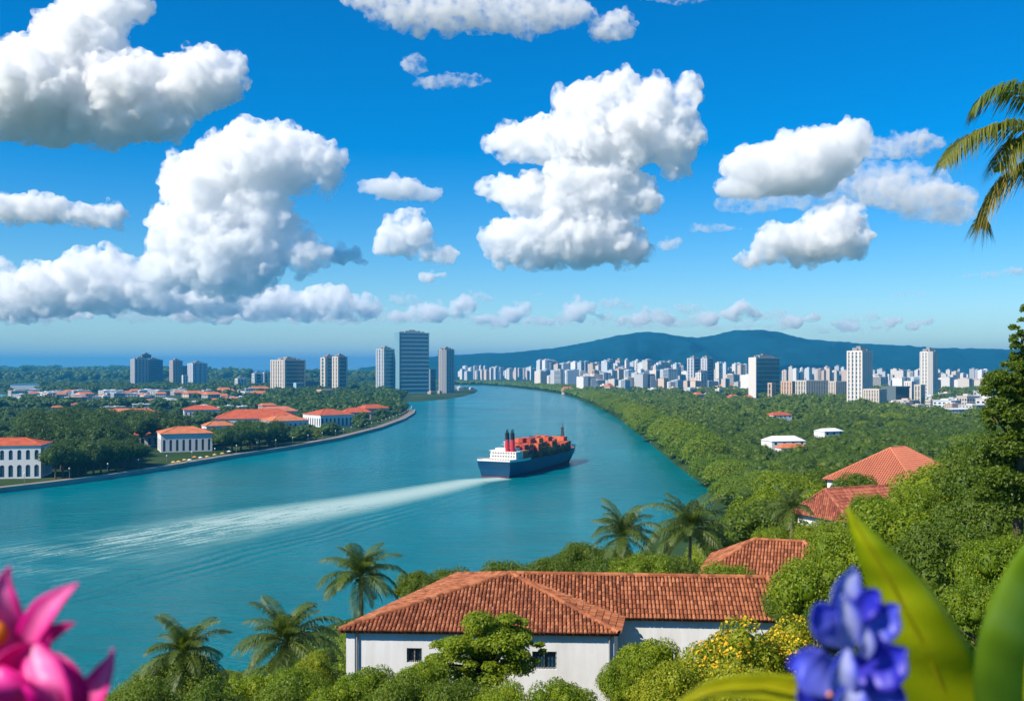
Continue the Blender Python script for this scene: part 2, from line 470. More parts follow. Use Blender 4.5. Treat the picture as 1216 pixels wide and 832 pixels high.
def cloud(label, D, puffs, base, seed, soft=0.05, vox=1.3, billow=1.0, flat=0.35, fringe=True):
    """puffs: (cx, cy, rx, ry) as seen in the photograph; D metres away; base: row of the flat base"""
    rng = np.random.default_rng(seed)
    S = D / FPX                                       # metres per photograph pixel there
    balls = []
    for cx, cyy, rx, ry in puffs:
        rd = min(rx, ry * 1.6) * 0.62
        balls.append((cx, rng.normal(0, 0.12) * rd, cyy, rx * 0.86, rd, ry * 0.86))
        # second and third generation of heads over the upper side
        n2 = int(16 + 0.5 * (rx + ry) * billow)
        for _ in range(n2):
            d = rng.normal(size=3); d /= np.linalg.norm(d)
            if d[2] < -0.25 and rng.random() < 0.8: d[2] = abs(d[2])
            r2 = min(rx, ry) * rng.uniform(0.2, 0.46)
            c2 = (cx + d[0] * rx * 0.80, d[1] * rd * 0.85, cyy - d[2] * ry * 0.80)
            balls.append((*c2, r2 * 1.1, r2, r2))
            for _ in range(int(8 * billow)):
                e = rng.normal(size=3); e /= np.linalg.norm(e)
                if e[2] < 0 and rng.random() < 0.7: e[2] = -e[2]
                r3 = r2 * rng.uniform(0.2, 0.46)
                if r3 < vox * 0.9: continue
                balls.append((c2[0] + e[0] * r2 * 0.95, c2[1] + e[1] * r2 * 0.95, c2[2] - e[2] * r2 * 0.95, r3, r3, r3))
    Vs, Fs, n = [], [], 0
    for cx, dy, cyy, rx, rd, rz in balls:
        sv, sf = ico(3 if max(rx, rz) > 25 else 2)
        v = sv * np.array([rx, rd, rz]) + np.array([cx - CX, dy, HY - cyy])
        zb = HY - base
        lowr = zb - v[:, 2]
        v[:, 2] = np.where(lowr > 0, zb - lowr * flat, v[:, 2])
        Vs.append(v); Fs.append(sf + n); n += len(v)
    V = np.concatenate(Vs)
    c0 = V.mean(0); V = V - c0
    me = mesh_np('cumulus_cloud', V, np.concatenate(Fs))
    o = bpy.data.objects.new('tmp', me); COL.objects.link(o)
    md = o.modifiers.new('r', 'REMESH'); md.mode = 'VOXEL'; md.voxel_size = vox
    for k, (sz, st) in enumerate(((34.0, 9.0), (13.0, 8.0), (6.0, 4.2))):
        tx = bpy.data.textures.new('billow', 'CLOUDS'); tx.noise_scale = sz; tx.noise_depth = 2; tx.noise_basis = 'VORONOI_F1'
        dm = o.modifiers.new('d', 'DISPLACE'); dm.texture = tx; dm.strength = -st * billow; dm.mid_level = 0.45; dm.texture_coords = 'LOCAL'
    md = o.modifiers.new('r2', 'REMESH'); md.mode = 'VOXEL'; md.voxel_size = vox * 0.8
    dg = bpy.context.evaluated_depsgraph_get()
    ev = o.evaluated_get(dg)
    m2 = bpy.data.meshes.new_from_object(ev)
    bpy.data.objects.remove(o); bpy.data.meshes.remove(me)
    m2.name = 'cumulus_cloud'
    m2.materials.clear(); m2.materials.append(cloud_mat(soft / S, 0.02 < soft < 0.049 or 0.051 < soft < 0.08))
    ob = link('cumulus_cloud', m2)
    ob.scale = (S, S, S)
    ob.location = (c0[0] * S, D + c0[1] * S, CAMZ + c0[2] * S)
    if fringe and soft == 0.05:
        # torn thin air round the dense mass
        o = bpy.data.objects.new('tmp', m2.copy()); COL.objects.link(o)
        for sz, st in ((26.0, 12.0), (9.0, 6.0)):
            tx = bpy.data.textures.new('wisp', 'CLOUDS'); tx.noise_scale = sz; tx.noise_depth = 4
            dm = o.modifiers.new('d', 'DISPLACE'); dm.texture = tx; dm.strength = st; dm.mid_level = 0.44; dm.texture_coords = 'LOCAL'
        md = o.modifiers.new('r', 'REMESH'); md.mode = 'VOXEL'; md.voxel_size = vox * 1.05
        m3 = bpy.data.meshes.new_from_object(o.evaluated_get(bpy.context.evaluated_depsgraph_get()))
        bpy.data.objects.remove(o); m3.name = 'cloud_fringe'; m3.materials.clear(); m3.materials.append(cloud_mat(0.125 / S, True))
        link('fringe', m3, ob)
        o = bpy.data.objects.new('tmp', m2.copy()); COL.objects.link(o)      # the dense heart is smaller than the torn mass round it
        dm = o.modifiers.new('d', 'DISPLACE'); dm.strength = -7.0 * min(1.0, max(p[3] for p in puffs) / 40.0); dm.mid_level = 0.0
        md = o.modifiers.new('r', 'REMESH'); md.mode = 'VOXEL'; md.voxel_size = vox * 1.05
        m4 = bpy.data.meshes.new_from_object(o.evaluated_get(bpy.context.evaluated_depsgraph_get()))
        bpy.data.objects.remove(o); m4.name = 'cumulus_cloud'; m4.materials.clear(); m4.materials.append(m2.materials[0]); ob.data = m4
    setp(ob, label, 'cloud', 'cumulus clouds in the sky')
    return ob

CLOUDS = [
 ('broad white cumulus with grey underside, highest at the picture\'s left edge', 6200, [(40,112,85,55),(95,62,52,55),(150,115,95,48),(232,102,58,38),(130,145,115,32),(275,95,20,32),(10,130,60,45),(140,10,45,28),(70,160,60,14)], 172, 1, {}),
 ('towering white cumulus rising over the left bank towers', 15000, [(305,200,75,46),(370,192,42,28),(388,213,24,26),(245,232,58,46),(232,282,52,46),(275,312,70,46),(205,322,42,32),(330,160,24,18),(350,282,28,18),(362,305,26,28),(300,260,50,60)], 372, 2, {}),
 ('long low bank of cumulus heads above the left horizon', 25000, [(55,348,58,34),(118,340,54,40),(15,356,50,28),(185,348,52,34),(255,352,42,32),(312,362,44,22),(356,364,40,20),(392,360,34,22),(428,366,26,17),(0,330,18,24),(85,330,24,22),(150,335,26,24)], 381, 3, dict(vox=1.8)),
 ('low flat cumulus alone at the left edge below the large one', 9500, [(45,248,40,20),(95,258,52,14),(130,257,22,18),(10,250,30,18)], 270, 4, {}),
 ('small flat cloud between the tower cloud and the large central cloud', 11000, [(470,226,40,16),(505,232,26,11),(445,222,22,10)], 242, 5, dict(soft=0.09)),
 ('small double-headed cumulus just left of the large central cloud', 13000, [(480,282,32,24),(488,262,20,14),(515,302,34,12),(465,292,22,16)], 312, 6, {}),
 ('large mushroom shaped cumulus in the middle of the sky', 12500, [(735,118,26,34),(700,130,44,28),(772,130,36,32),(816,114,20,26),(640,172,76,28),(725,170,86,40),(800,165,34,50),(690,235,100,40),(600,226,36,18),(690,285,85,38),(620,292,46,32),(735,300,44,22)], 322, 7, {}),
 ('wide pale cloud cut off by the top of the picture', 4300, [(525,12,105,32),(620,16,105,28),(728,38,32,24),(800,-6,55,12),(450,0,50,20)], 44, 8, dict(soft=0.07)),
 ('small wispy cloud just under the wide pale one', 4900, [(545,97,48,10),(510,100,28,10),(490,78,14,14)], 106, 9, dict(soft=0.06)),
 ('long rounded cloud right of the large central cloud', 8600, [(930,205,78,34),(1002,172,38,28),(890,225,52,18),(965,188,60,34)], 238, 10, dict(soft=0.10)),
 ('soft tapering cloud beside the palm frond', 8200, [(1085,172,40,18),(1055,180,34,16)], 190, 11, dict(soft=0.052)),
 ('soft grey cloud behind the palm frond tips', 9400, [(1090,235,78,22),(1125,255,44,14),(1050,225,40,18)], 268, 12, dict(soft=0.052)),
 ('bright bulging cumulus under the long rounded cloud', 12000, [(965,290,82,26),(990,268,42,26),(905,308,40,12),(1005,255,24,18)], 318, 13, {}),
 ('thin flat cloud streak right of the large central cloud', 10500, [(850,272,40,6),(835,270,20,6)], 277, 14, dict(soft=0.07, vox=1.6)),
 ('tiny round puff under the thin flat streak', 12000, [(795,292,15,10)], 302, 15, dict(soft=0.06, vox=1.6)),
 ('flat grey scrap under the small double-headed cumulus', 12500, [(515,328,20,5)], 333, 16, dict(soft=0.05, vox=1.6)),
 ('row of small heads over the tall glass tower', 26000, [(510,372,30,12),(552,364,15,12),(530,374,30,8),(475,376,18,8)], 384, 17, dict(vox=1.4)),
 ('small puff low over the river bend', 26000, [(612,374,22,10),(622,366,10,9)], 384, 18, dict(vox=1.4)),
 ('low twin-headed cloud over the start of the mountain ridge', 26000, [(688,368,16,14),(718,376,16,6),(672,378,14,6)], 385, 19, dict(vox=1.4)),
 ('low lumpy cloud over the highest hill', 26000, [(838,380,26,8),(880,368,13,11),(868,376,20,9),(895,374,9,8),(780,378,26,8)], 388, 20, dict(vox=1.4)),
 ('low cloud scrap over the falling ridge', 26000, [(945,382,28,7),(965,378,10,6)], 388, 21, dict(vox=1.4)),
 ('leftmost of two tiny low puffs right of the hill', 26000, [(1064,383,11,7)], 389, 22, dict(vox=1.3)),
 ('rightmost of two tiny low puffs right of the hill', 26000, [(1096,384,10,7),(1086,388,8,3)], 390, 23, dict(vox=1.3)),
 ('dark thin streak of cloud above the tree on the right', 20000, [(1175,327,48,4),(1200,322,30,5)], 331, 24, dict(soft=0.06, vox=1.3)),
 ('thin grey cloud line below the dark streak', 20000, [(1080,350,34,2.5)], 352, 25, dict(soft=0.06, vox=1.2)),
]
CLOUDS += [
 ('small puff right of the towering left cloud', 16000, [(412,305,22,11),(425,312,16,6),(402,298,10,8)], 316, 26, dict(vox=1.4)),
 ('tiny speck of cloud above the river bend', 22000, [(638,351,6,3.5)], 354, 27, dict(vox=1.1, soft=0.07)),
 ('low hazy cloud heads at the far left horizon corner', 27000, [(8,372,26,12),(40,378,30,8),(88,376,26,9)], 386, 28, dict(vox=1.5)),
 ('low cloud heads under the towering left cloud', 27000, [(225,372,34,12),(275,378,28,8),(330,380,34,6),(395,378,34,7)], 387, 29, dict(vox=1.5)),
 ('low line of cloud left of the mountain ridge', 28000, [(575,380,24,6),(640,382,28,5),(605,383,24,4)], 388, 30, dict(vox=1.3)),
 ('low cloud wisp above the centre of the mountain ridge', 28000, [(770,372,16,7),(750,380,26,6),(800,384,24,5)], 390, 31, dict(vox=1.3)),
 ('low cloud wisps above the falling end of the ridge', 28000, [(1005,385,26,5),(1040,390,22,4)], 393, 32, dict(vox=1.3)),
]
CLOUDS += [
 ('small hazy heads low between the rounded tower and the ridge start', 26500, [(560,352,14,8),(575,356,16,6),(548,358,12,5)], 362, 50, dict(vox=1.3, soft=.06)),
 ('small hazy heads low over the middle of the ridge', 26500, [(728,360,14,9),(742,364,18,6),(715,365,10,5)], 370, 51, dict(vox=1.3, soft=.06)),
 ('small hazy head low over the saddle of the ridge', 27000, [(815,366,14,8),(826,370,14,5)], 375, 52, dict(vox=1.3, soft=.06)),
 ('small hazy heads low over the teal tower', 27000, [(918,374,18,8),(905,378,14,5),(934,379,12,4)], 383, 53, dict(vox=1.3, soft=.06)),
 ('small hazy heads low over the cream apartment pair', 27500, [(1030,378,16,7),(1012,381,14,4)], 385, 54, dict(vox=1.3, soft=.06)),
 ('small puff low over the tallest glass tower', 25000, [(478,356,16,9),(492,360,14,6)], 366, 55, dict(vox=1.3, soft=.06)),
 ('wide pale veil of cloud low over the left horizon', 29000, [(60,362,110,24),(190,366,110,22),(320,372,100,16),(430,376,70,12)], 392, 40, dict(soft=0.032, vox=2.4, flat=.5)),
 ('wide pale veil of cloud low over the mountain ridge', 30000, [(540,380,90,9),(660,382,90,9),(780,386,90,8),(900,388,90,8),(1000,392,80,6)], 398, 41, dict(soft=0.028, vox=2.2, flat=.5)),
 ('thin veil spread between the two long clouds right of centre', 10500, [(1000,215,70,26),(1060,222,80,30),(900,240,60,18),(1110,245,60,26),(960,240,60,16)], 285, 42, dict(soft=0.03, vox=2.4, flat=.6)),
]
for lb, D, pf, base, sd, kw in CLOUDS: cloud(lb, D, pf, base, sd, **kw)
# ------------------------------------------------------------------ shared materials
M_WALL = principled('pale_render', (0.62, 0.60, 0.56), 0.8, 0.06, 0.08, objcol=True, spec=0.2)
M_GLASS = principled('dark_window_glass', (0.02, 0.08, 0.13), 0.18, 0.25, 0.06, spec=0.6)
M_BLUEGLASS = principled('blue_curtain_glass', (0.018, 0.15, 0.23), 0.15, 0.25, 0.03, spec=0.7)
M_TEALGLASS = principled('teal_curtain_glass', (0.012, 0.13, 0.16), 0.15, 0.25, 0.03, spec=0.7)
M_CONC = principled('weathered_concrete', (0.34, 0.33, 0.30), 0.9, 0.15, 0.15, spec=0.15)
M_ROOFGREY = principled('grey_roof_felt', (0.30, 0.29, 0.28), 0.9, 0.15, 0.1, spec=0.1)
def wash_mat():
    s = NT('white_wash'); b = s.n('ShaderNodeBsdfPrincipled'); b.inputs['Roughness'].default_value = .85; b.inputs['Specular IOR Level'].default_value = .2
    tc = s.n('ShaderNodeTexCoord'); mp = s.n('ShaderNodeMapping'); mp.inputs['Scale'].default_value = (2.2, 2.2, .22); s.l(tc.outputs['Object'], mp.inputs['Vector'])
    st = s.noise(1.0, 6, .65, vec=mp.outputs[0]); pa = s.noise(.5, 5, .6)
    f = s.ramp(s.math('ADD', s.math('MULTIPLY', st, .6), s.math('MULTIPLY', pa, .4)), [(.42, (0, 0, 0)), (.62, (1, 1, 1))])
    s.l(s.mix(f, (0.80, 0.815, 0.835), (0.70, 0.705, 0.70)), b.inputs['Base Color'])
    bm = s.n('ShaderNodeBump'); bm.inputs['Strength'].default_value = .1; s.l(s.noise(6.0, 4, .6), bm.inputs['Height']); s.l(bm.outputs[0], b.inputs['Normal']); s.l(b.outputs[0], s.out.inputs['Surface'])
    return s.mat
M_WHITE = wash_mat()
M_CORAL = principled('faded_coral_roof', (0.50, 0.17, 0.10), 0.85, 0.22, 0.12, spec=0.15, bump=0.5, bscale=1.5)
M_BLACK = principled('dark_opening', (0.015, 0.018, 0.02), 0.4, 0.2, 1.0)
M_STEEL = principled('grey_painted_steel', (0.25, 0.26, 0.27), 0.5, 0.1, 1.0)

def tile_mat(name, dark, mid, light):
    s = NT(name)
    b = s.n('ShaderNodeBsdfPrincipled'); b.inputs['Roughness'].default_value = 0.8; b.inputs['Specular IOR Level'].default_value = 0.25
    geo = s.n('ShaderNodeNewGeometry')
    f = s.noise(0.5, 5, 0.65); f2 = s.noise(7.0, 3, 0.6)
    r = s.math('ADD', s.math('MULTIPLY', geo.outputs['Random Per Island'], 0.45), s.math('ADD', s.math('MULTIPLY', f, 0.4), s.math('MULTIPLY', f2, 0.25)))
    c = s.ramp(r, [(0.22, dark), (0.5, mid), (0.82, light)])
    s.l(c, b.inputs['Base Color'])
    bm = s.n('ShaderNodeBump'); bm.inputs['Strength'].default_value = 0.25; s.l(s.noise(18.0, 4, 0.6), bm.inputs['Height']); s.l(bm.outputs[0], b.inputs['Normal'])
    s.l(b.outputs[0], s.out.inputs['Surface'])
    return s.mat
M_TILE = tile_mat('terracotta_tiles', (0.10, 0.036, 0.018), (0.30, 0.096, 0.040), (0.47, 0.185, 0.085))
M_TILE2 = tile_mat('old_terracotta_tiles', (0.12, 0.04, 0.03), (0.30, 0.085, 0.05), (0.42, 0.15, 0.09))
M_PAN = principled('dark_pan_tiles', (0.20, 0.06, 0.035), 0.9, 0.2, 3.0)  # darker tile colour for the roof deck under the cover tiles

EXCL = []          # (x, y, radius): nothing grows here
CLEAR = []         # (x0, x1, y0, y1, D): what stands nearer than D leaves this window of the view open

# ------------------------------------------------------------------ tiled roofs
def inset(poly, d):
    out = []; n = len(poly)
    area = sum(poly[i][0]*poly[(i+1)%n][1] - poly[(i+1)%n][0]*poly[i][1] for i in range(n))
    sg = 1 if area > 0 else -1
    for i in range(n):
        p0, p1, p2 = Vector(poly[i-1]), Vector(poly[i]), Vector(poly[(i+1) % n])
        e1 = (p1 - p0).normalized(); e2 = (p2 - p1).normalized()
        n1 = Vector((-e1.y, e1.x)) * sg; n2 = Vector((-e2.y, e2.x)) * sg
        k = n1 + n2
        out.append(p1 + k * (d / max(0.3, 1 + n1.dot(n2))))
    return out

def lay_tiles(mb, poly, e_dir, rng, pitch=0.205, course=0.38, lift=0.02):
    """barrel tiles over one planar slope; e_dir runs along its eave"""
    p0 = Vector(poly[0])
    nrm = Vector((0, 0, 0))
    for i in range(1, len(poly) - 1): nrm += (Vector(poly[i]) - p0).cross(Vector(poly[i+1]) - p0)
    nrm.normalize()
    if nrm.z < 0: nrm = -nrm
    e = (Vector(e_dir) - nrm * nrm.dot(Vector(e_dir))).normalized()
    d = e.cross(nrm)
    if d.z > 0: d = -d
    pts = [((Vector(p) - p0).dot(e), (Vector(p) - p0).dot(d)) for p in poly]
    s0, s1 = min(p[0] for p in pts), max(p[0] for p in pts)
    ncol = int((s1 - s0) / pitch)
    for c in range(ncol):
        s = s0 + (c + 0.5) * pitch
        ts = []
        for i in range(len(pts)):
            (a, b), (a2, b2) = pts[i], pts[(i + 1) % len(pts)]
            if (a > s) != (a2 > s): ts.append(b + (s - a) / (a2 - a) * (b2 - b))
        if len(ts) < 2: continue
        t0, t1 = min(ts), max(ts)
        t = t1 + 0.06
        while t > t0 + 0.05:
            ta = max(t0, t - course)
            w = rng.uniform(-0.012, 0.012) + (rng.uniform(-.05, .05) if rng.random() < .03 else 0); lf = lift + rng.uniform(0, 0.016)
            rows = []
            for tt, rr, up in ((ta, 0.36 * pitch, 0.0), (t + 0.05, 0.44 * pitch, 0.028)):
                row = []
                for k in range(6):
                    an = math.pi * k / 5
                    row.append(p0 + e * (s + w + math.cos(an) * rr) + d * tt + nrm * (lf + up + math.sin(an) * rr * 0.85))
                rows.append(row)
            n = len(mb.v)
            mb.v += [tuple(p) for p in rows[0] + rows[1]]
            for k in range(5):
                mb.f.append((n+k, n+k+1, n+6+k+1, n+6+k)); mb.m.append(0)
            mb.f.append(tuple(n + 6 + k for k in range(6))); mb.m.append(0)
            t -= course
    return nrm

def ridge_tiles(mb, a, b, rng, r=0.16, step=0.4):
    a, b = Vector(a), Vector(b); L = (b - a).length; t = (b - a) / L
    side = t.cross(Vector((0, 0, 1))).normalized(); up = side.cross(t)
    n = max(1, int(L / step))
    for i in range(n):
        j = rng.uniform(-0.015, 0.015)
        q = []
        for x, rr in ((i * L / n - 0.04, r), ((i + 1) * L / n, r * 0.86)):
            for k in range(7):
                an = math.pi * k / 6
                q.append(a + t * x + side * (math.cos(an) * rr + j) + up * (math.sin(an) * rr + 0.03))
        m = len(mb.v); mb.v += [tuple(p) for p in q]
        for k in range(6): mb.f.append((m+k, m+k+1, m+8+k, m+7+k)); mb.m.append(0)
        mb.f.append(tuple(m + k for k in range(7))); mb.m.append(0)

def slab(mb, poly, th, m=0):
    """a planar polygon with thickness below it"""
    top = [Vector(p) for p in poly]; bot = [p - Vector((0, 0, th)) for p in top]; n = len(top)
    mb.add(top + bot, [tuple(range(n)), tuple(range(2*n-1, n-1, -1))] + [(i, n+i, n+(i+1) % n, (i+1) % n) for i in range(n)], m)

# ------------------------------------------------------------------ the white house with the terracotta roof, just below
def white_house():
    ze, zr = 46.8, 48.35
    FL, FR, V, WE, BL = G(402, 748, ze), G(735, 752, ze), G(740, 733, ze), G(934, 736.5, ze), G(541, 682, ze)
    Aa, R = G(606, 681, zr), G(912, 686, zr)
    BR = Vector((R.x + 1.0, R.y + 4.2, ze))
    base = 38.5
    t = empty('white_house', (FL.x + 7, FL.y + 5, base))
    setp(t, 'white walled house with a wide terracotta tile roof just below the viewpoint', 'house')
    off = Vector(t.location)
    def sh(p): return Vector(p) - off
    rng = random.Random(5)
    pl = [(p.x, p.y) for p in (FL, FR, V, WE, BR, BL)]
    w = inset(pl, 0.26)
    mb = MB()
    n = len(w)
    # walls: front wall with two window openings, the others plain
    def wall_with_holes(p, q, z0, z1, holes, th=0.28):
        d = (q - p); L = d.length; d = d / L; nn = Vector((d.y, -d.x))
        def pt(x, z, o=0.0): return sh((p.x + d.x * x - nn.x * o, p.y + d.y * x - nn.y * o, z))
        xs = sorted({0, L, *[h[0] for h in holes], *[h[1] for h in holes]})
        for a, b in zip(xs[:-1], xs[1:]):
            hs = [h for h in holes if h[0] <= a + 1e-6 and h[1] >= b - 1e-6]
            zz = [z0] + [v for h in hs for v in (h[2], h[3])] + [z1]
            for k in range(0, len(zz), 2): mb.face((pt(a, zz[k]), pt(b, zz[k]), pt(b, zz[k+1]), pt(a, zz[k+1])))
        for x0, x1, h0, h1 in holes:
            mb.face((pt(x0, h0), pt(x0, h0, th), pt(x1, h0, th), pt(x1, h0)))
            mb.face((pt(x0, h1), pt(x1, h1), pt(x1, h1, th), pt(x0, h1, th)))
            mb.face((pt(x0, h0), pt(x0, h1), pt(x0, h1, th), pt(x0, h0, th)))
            mb.face((pt(x1, h0), pt(x1, h0, th), pt(x1, h1, th), pt(x1, h1)))
        return pt, L, d, nn
    p, q = w[0], w[1]
    dd = (q - p).normalized()
    def along(px):          # where the view ray of that column meets the front wall
        u = (px - CX) / FPX
        return (u * p.y - p.x) / (dd.x - u * dd.y)
    def hz(px, py):
        x = along(px); return CAMZ - (py - HY) / FPX * (p.y + dd.y * x)
    holes = [(along(483), along(501), hz(490, 786), hz(490, 769)), (along(632), along(661), hz(646, 794), hz(646, 773))]
    pt, L, d, nn = wall_with_holes(p, q, base, ze + 0.05, holes)
    for i in range(1, n):
        a, b = w[i], w[(i + 1) % n]
        mb.face((sh((a.x, a.y, base)), sh((b.x, b.y, base)), sh((b.x, b.y, ze + 0.05)), sh((a.x, a.y, ze + 0.05))))
    # corner pilaster and a slim plinth course under the eave
    mb.face((pt(-0.02, base, -0.06), pt(0.42, base, -0.06), pt(0.42, ze - 0.1, -0.06), pt(-0.02, ze - 0.1, -0.06)))
    mb.face((pt(0.42, base, -0.06), pt(0.42, base, 0), pt(0.42, ze - 0.1, 0), pt(0.42, ze - 0.1, -0.06)))
    mb.face((pt(-0.02, base, 0), pt(-0.02, base, -0.06), pt(-0.02, ze - 0.1, -0.06), pt(-0.02, ze - 0.1, 0)))
    mb.build('wall', M_WHITE, t)
    for k, (x0, x1, h0, h1) in enumerate(holes):
        fm = MB(); pn = MB(); gr = MB()
        pn.face((pt(x0, h0, 0.2), pt(x1, h0, 0.2), pt(x1, h1, 0.2), pt(x0, h1, 0.2)))
        def bar(m, xa, xb, za, zb, o0, o1):
            c = [pt(xa, za, o0), pt(xb, za, o0), pt(xb, za, o1), pt(xa, za, o1), pt(xa, zb, o0), pt(xb, zb, o0), pt(xb, zb, o1), pt(xa, zb, o1)]
            m.add(c, ((0,3,2,1),(4,5,6,7),(0,1,5,4),(1,2,6,5),(2,3,7,6),(3,0,4,7)))
        f = 0.06
        for a in ((x0, x0+f, h0, h1), (x1-f, x1, h0, h1), (x0+f, x1-f, h0, h0+f), (x0+f, x1-f, h1-f, h1)): bar(fm, *a, 0.1, 0.19)
        bar(fm, (x0+x1)/2-0.03, (x0+x1)/2+0.03, h0+f, h1-f, 0.11, 0.18)
        win = pn.build('window', M_GLASS, t)
        fm.build('frame', M_STEEL if k else M_CONC, win)
        for j in range(1, 7):
            x = x0 + (x1 - x0) * j / 7; bar(gr, x - 0.012, x + 0.012, h0, h1, 0.02, 0.045)
        for j in (1, 2):
            z = h0 + (h1 - h0) * j / 3; bar(gr, x0, x1, z - 0.01, z + 0.01, 0.046, 0.06)
        gr.build('grille', M_BLACK, win)
    for xx in (L - 0.22, 0.55):                      # rain pipes under the eave
        dp = MB(); dp.tube([pt(xx, base, -.09), pt(xx, ze - .35, -.09), pt(xx, ze - .12, -.2)], .05, 7); dp.build('rain_pipe', M_STEEL, t)
    # roof: deck and soffit, then the tiles
    deck = MB()
    faces = [(FL, FR, Aa), (FR, V, Aa), (V, WE, R, Aa), (WE, BR, R), (BR, BL, Aa, R), (BL, FL, Aa)]
    for fc in faces: deck.face([sh(p) for p in fc])
    edge = [FL, FR, V, WE, BR, BL]
    for i in range(6):
        a, b = sh(edge[i]), sh(edge[(i+1) % 6]); dz = Vector((0, 0, 0.13))
        deck.face((a - dz, b - dz, b, a))
    deck.face([sh(p) - Vector((0, 0, 0.13)) for p in reversed(edge)])
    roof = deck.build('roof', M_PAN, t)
    tm = MB()
    for fc, ed in ((faces[0], FR - FL), (faces[1], V - FR), (faces[2], WE - V), (faces[3], BR - WE), (faces[4], BL - BR), (faces[5], FL - BL)):
        lay_tiles(tm, [sh(p) for p in fc], ed, rng)
    tm.build('roof_tiles', M_TILE, roof)
    rm = MB()
    for a, b in ((Aa, FL), (Aa, FR), (Aa, R), (Aa, BL), (R, WE), (R, BR)): ridge_tiles(rm, sh(a), sh(b), rng)
    rm.build('ridge_tiles', M_TILE, roof)
    EXCL.append(((FL.x + FR.x) / 2, 56, 8.5)); EXCL.append((4, 57, 6.5)); EXCL.append((9.5, 56.5, 6.5))
    CLEAR.append((405, 735, 684, 790, 50)); CLEAR.append((600, 895, 684, 752, 52))
white_house()

def tiled_house(label, px, py, D, L, W, rot, rise, wall_h, mat, hip=0.5, pitch=0.26, over=0.5, chimney=False, clear=None):
    """a house whose ridge middle is seen at (px, py); ridge along local x"""
    c = P(px, py, D); zr = c.z; ze = zr - rise
    t = empty('tiled_house', (c.x, c.y, ze - wall_h), math.radians(rot))
    setp(t, label, 'house')
    hl, hw = L / 2, W / 2; rl = hl - hip * hw; e = wall_h
    A1, A2, A3, A4 = (-hl, -hw, e), (hl, -hw, e), (hl, hw, e), (-hl, hw, e); R1, R2 = (-rl, 0, e + rise), (rl, 0, e + rise)
    rng = random.Random(int(px)); V3 = Vector
    dk = MB()
    faces = [(A1, A2, R2, R1), (A2, A3, R2), (A3, A4, R1, R2), (A4, A1, R1)]
    for f in faces: dk.face(f)
    dz = V3((0, 0, 0.15)); ed = [V3(a) for a in (A1, A2, A3, A4)]
    for i in range(4): dk.face((ed[i]-dz, ed[(i+1)%4]-dz, ed[(i+1)%4], ed[i]))
    dk.face([p - dz for p in reversed(ed)])
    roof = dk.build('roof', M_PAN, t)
    tm = MB()
    for f in faces: lay_tiles(tm, f, V3(f[1]) - V3(f[0]), rng, pitch=pitch, course=0.5)
    for a, b in ((R1, R2), (R1, A1), (R2, A2), (R1, A4), (R2, A3)): ridge_tiles(tm, a, b, rng, 0.18, 0.5)
    tm.build('roof_tiles', mat, roof)
    wb = MB(); wb.box(-hl + over, hl - over, -hw + over, hw - over, -3, e - 0.16); wb.build('wall', M_WHITE, t)
    for sx in (-0.5, 0.0, 0.5):
        wm_ = MB(); x = sx * L * 0.62
        wm_.box(x - 0.5, x + 0.5, -hw + over - 0.05, -hw + over + 0.05, e - 2.0, e - 0.7)
        wd = wm_.build('window', M_BLACK, t)
        fm = MB()
        for a in ((x-0.58, x-0.5, e-2.08, e-0.62), (x+0.5, x+0.58, e-2.08, e-0.62), (x-0.5, x+0.5, e-0.7, e-0.62), (x-0.5, x+0.5, e-2.08, e-2.0)):
            fm.box(a[0], a[1], -hw + over - 0.08, -hw + over + 0.02, a[2], a[3])
        fm.build('frame', M_STEEL, wd)
    if chimney:
        cm = MB(); cm.box(-rl + 0.6, -rl + 1.3, -0.4, 0.3, e + rise - 0.4, e + rise + 0.8); cm.box(-rl + 0.5, -rl + 1.4, -0.5, 0.4, e + rise + 0.802, e + rise + 0.95)
        cm.build('chimney', M_STEEL, roof)
    EXCL.append((c.x, c.y, 0.55 * L))
    if clear: CLEAR.append((*clear, D - W * 0.6))
    return t
tiled_house('small white walled tiled house right behind the long roof wing', 925, 642, 82, 12.0, 9.0, -18, 2.3, 3.2, M_TILE, hip=0.9, clear=(835, 955, 640, 685))
tiled_house('house with a dark red barrel tile roof half hidden by shrubs on the slope', 1028, 578, 112, 13.0, 9.5, 24, 3.0, 1.6, M_TILE2, hip=0.15, pitch=0.32, clear=(955, 1008, 582, 622))
tiled_house('large house with a faded coral roof among the hillside trees', 1066, 531, 165, 17.0, 17.0, 38, 5.4, 3.5, M_CORAL, hip=0.75, pitch=0.42, clear=(1012, 1095, 530, 575))

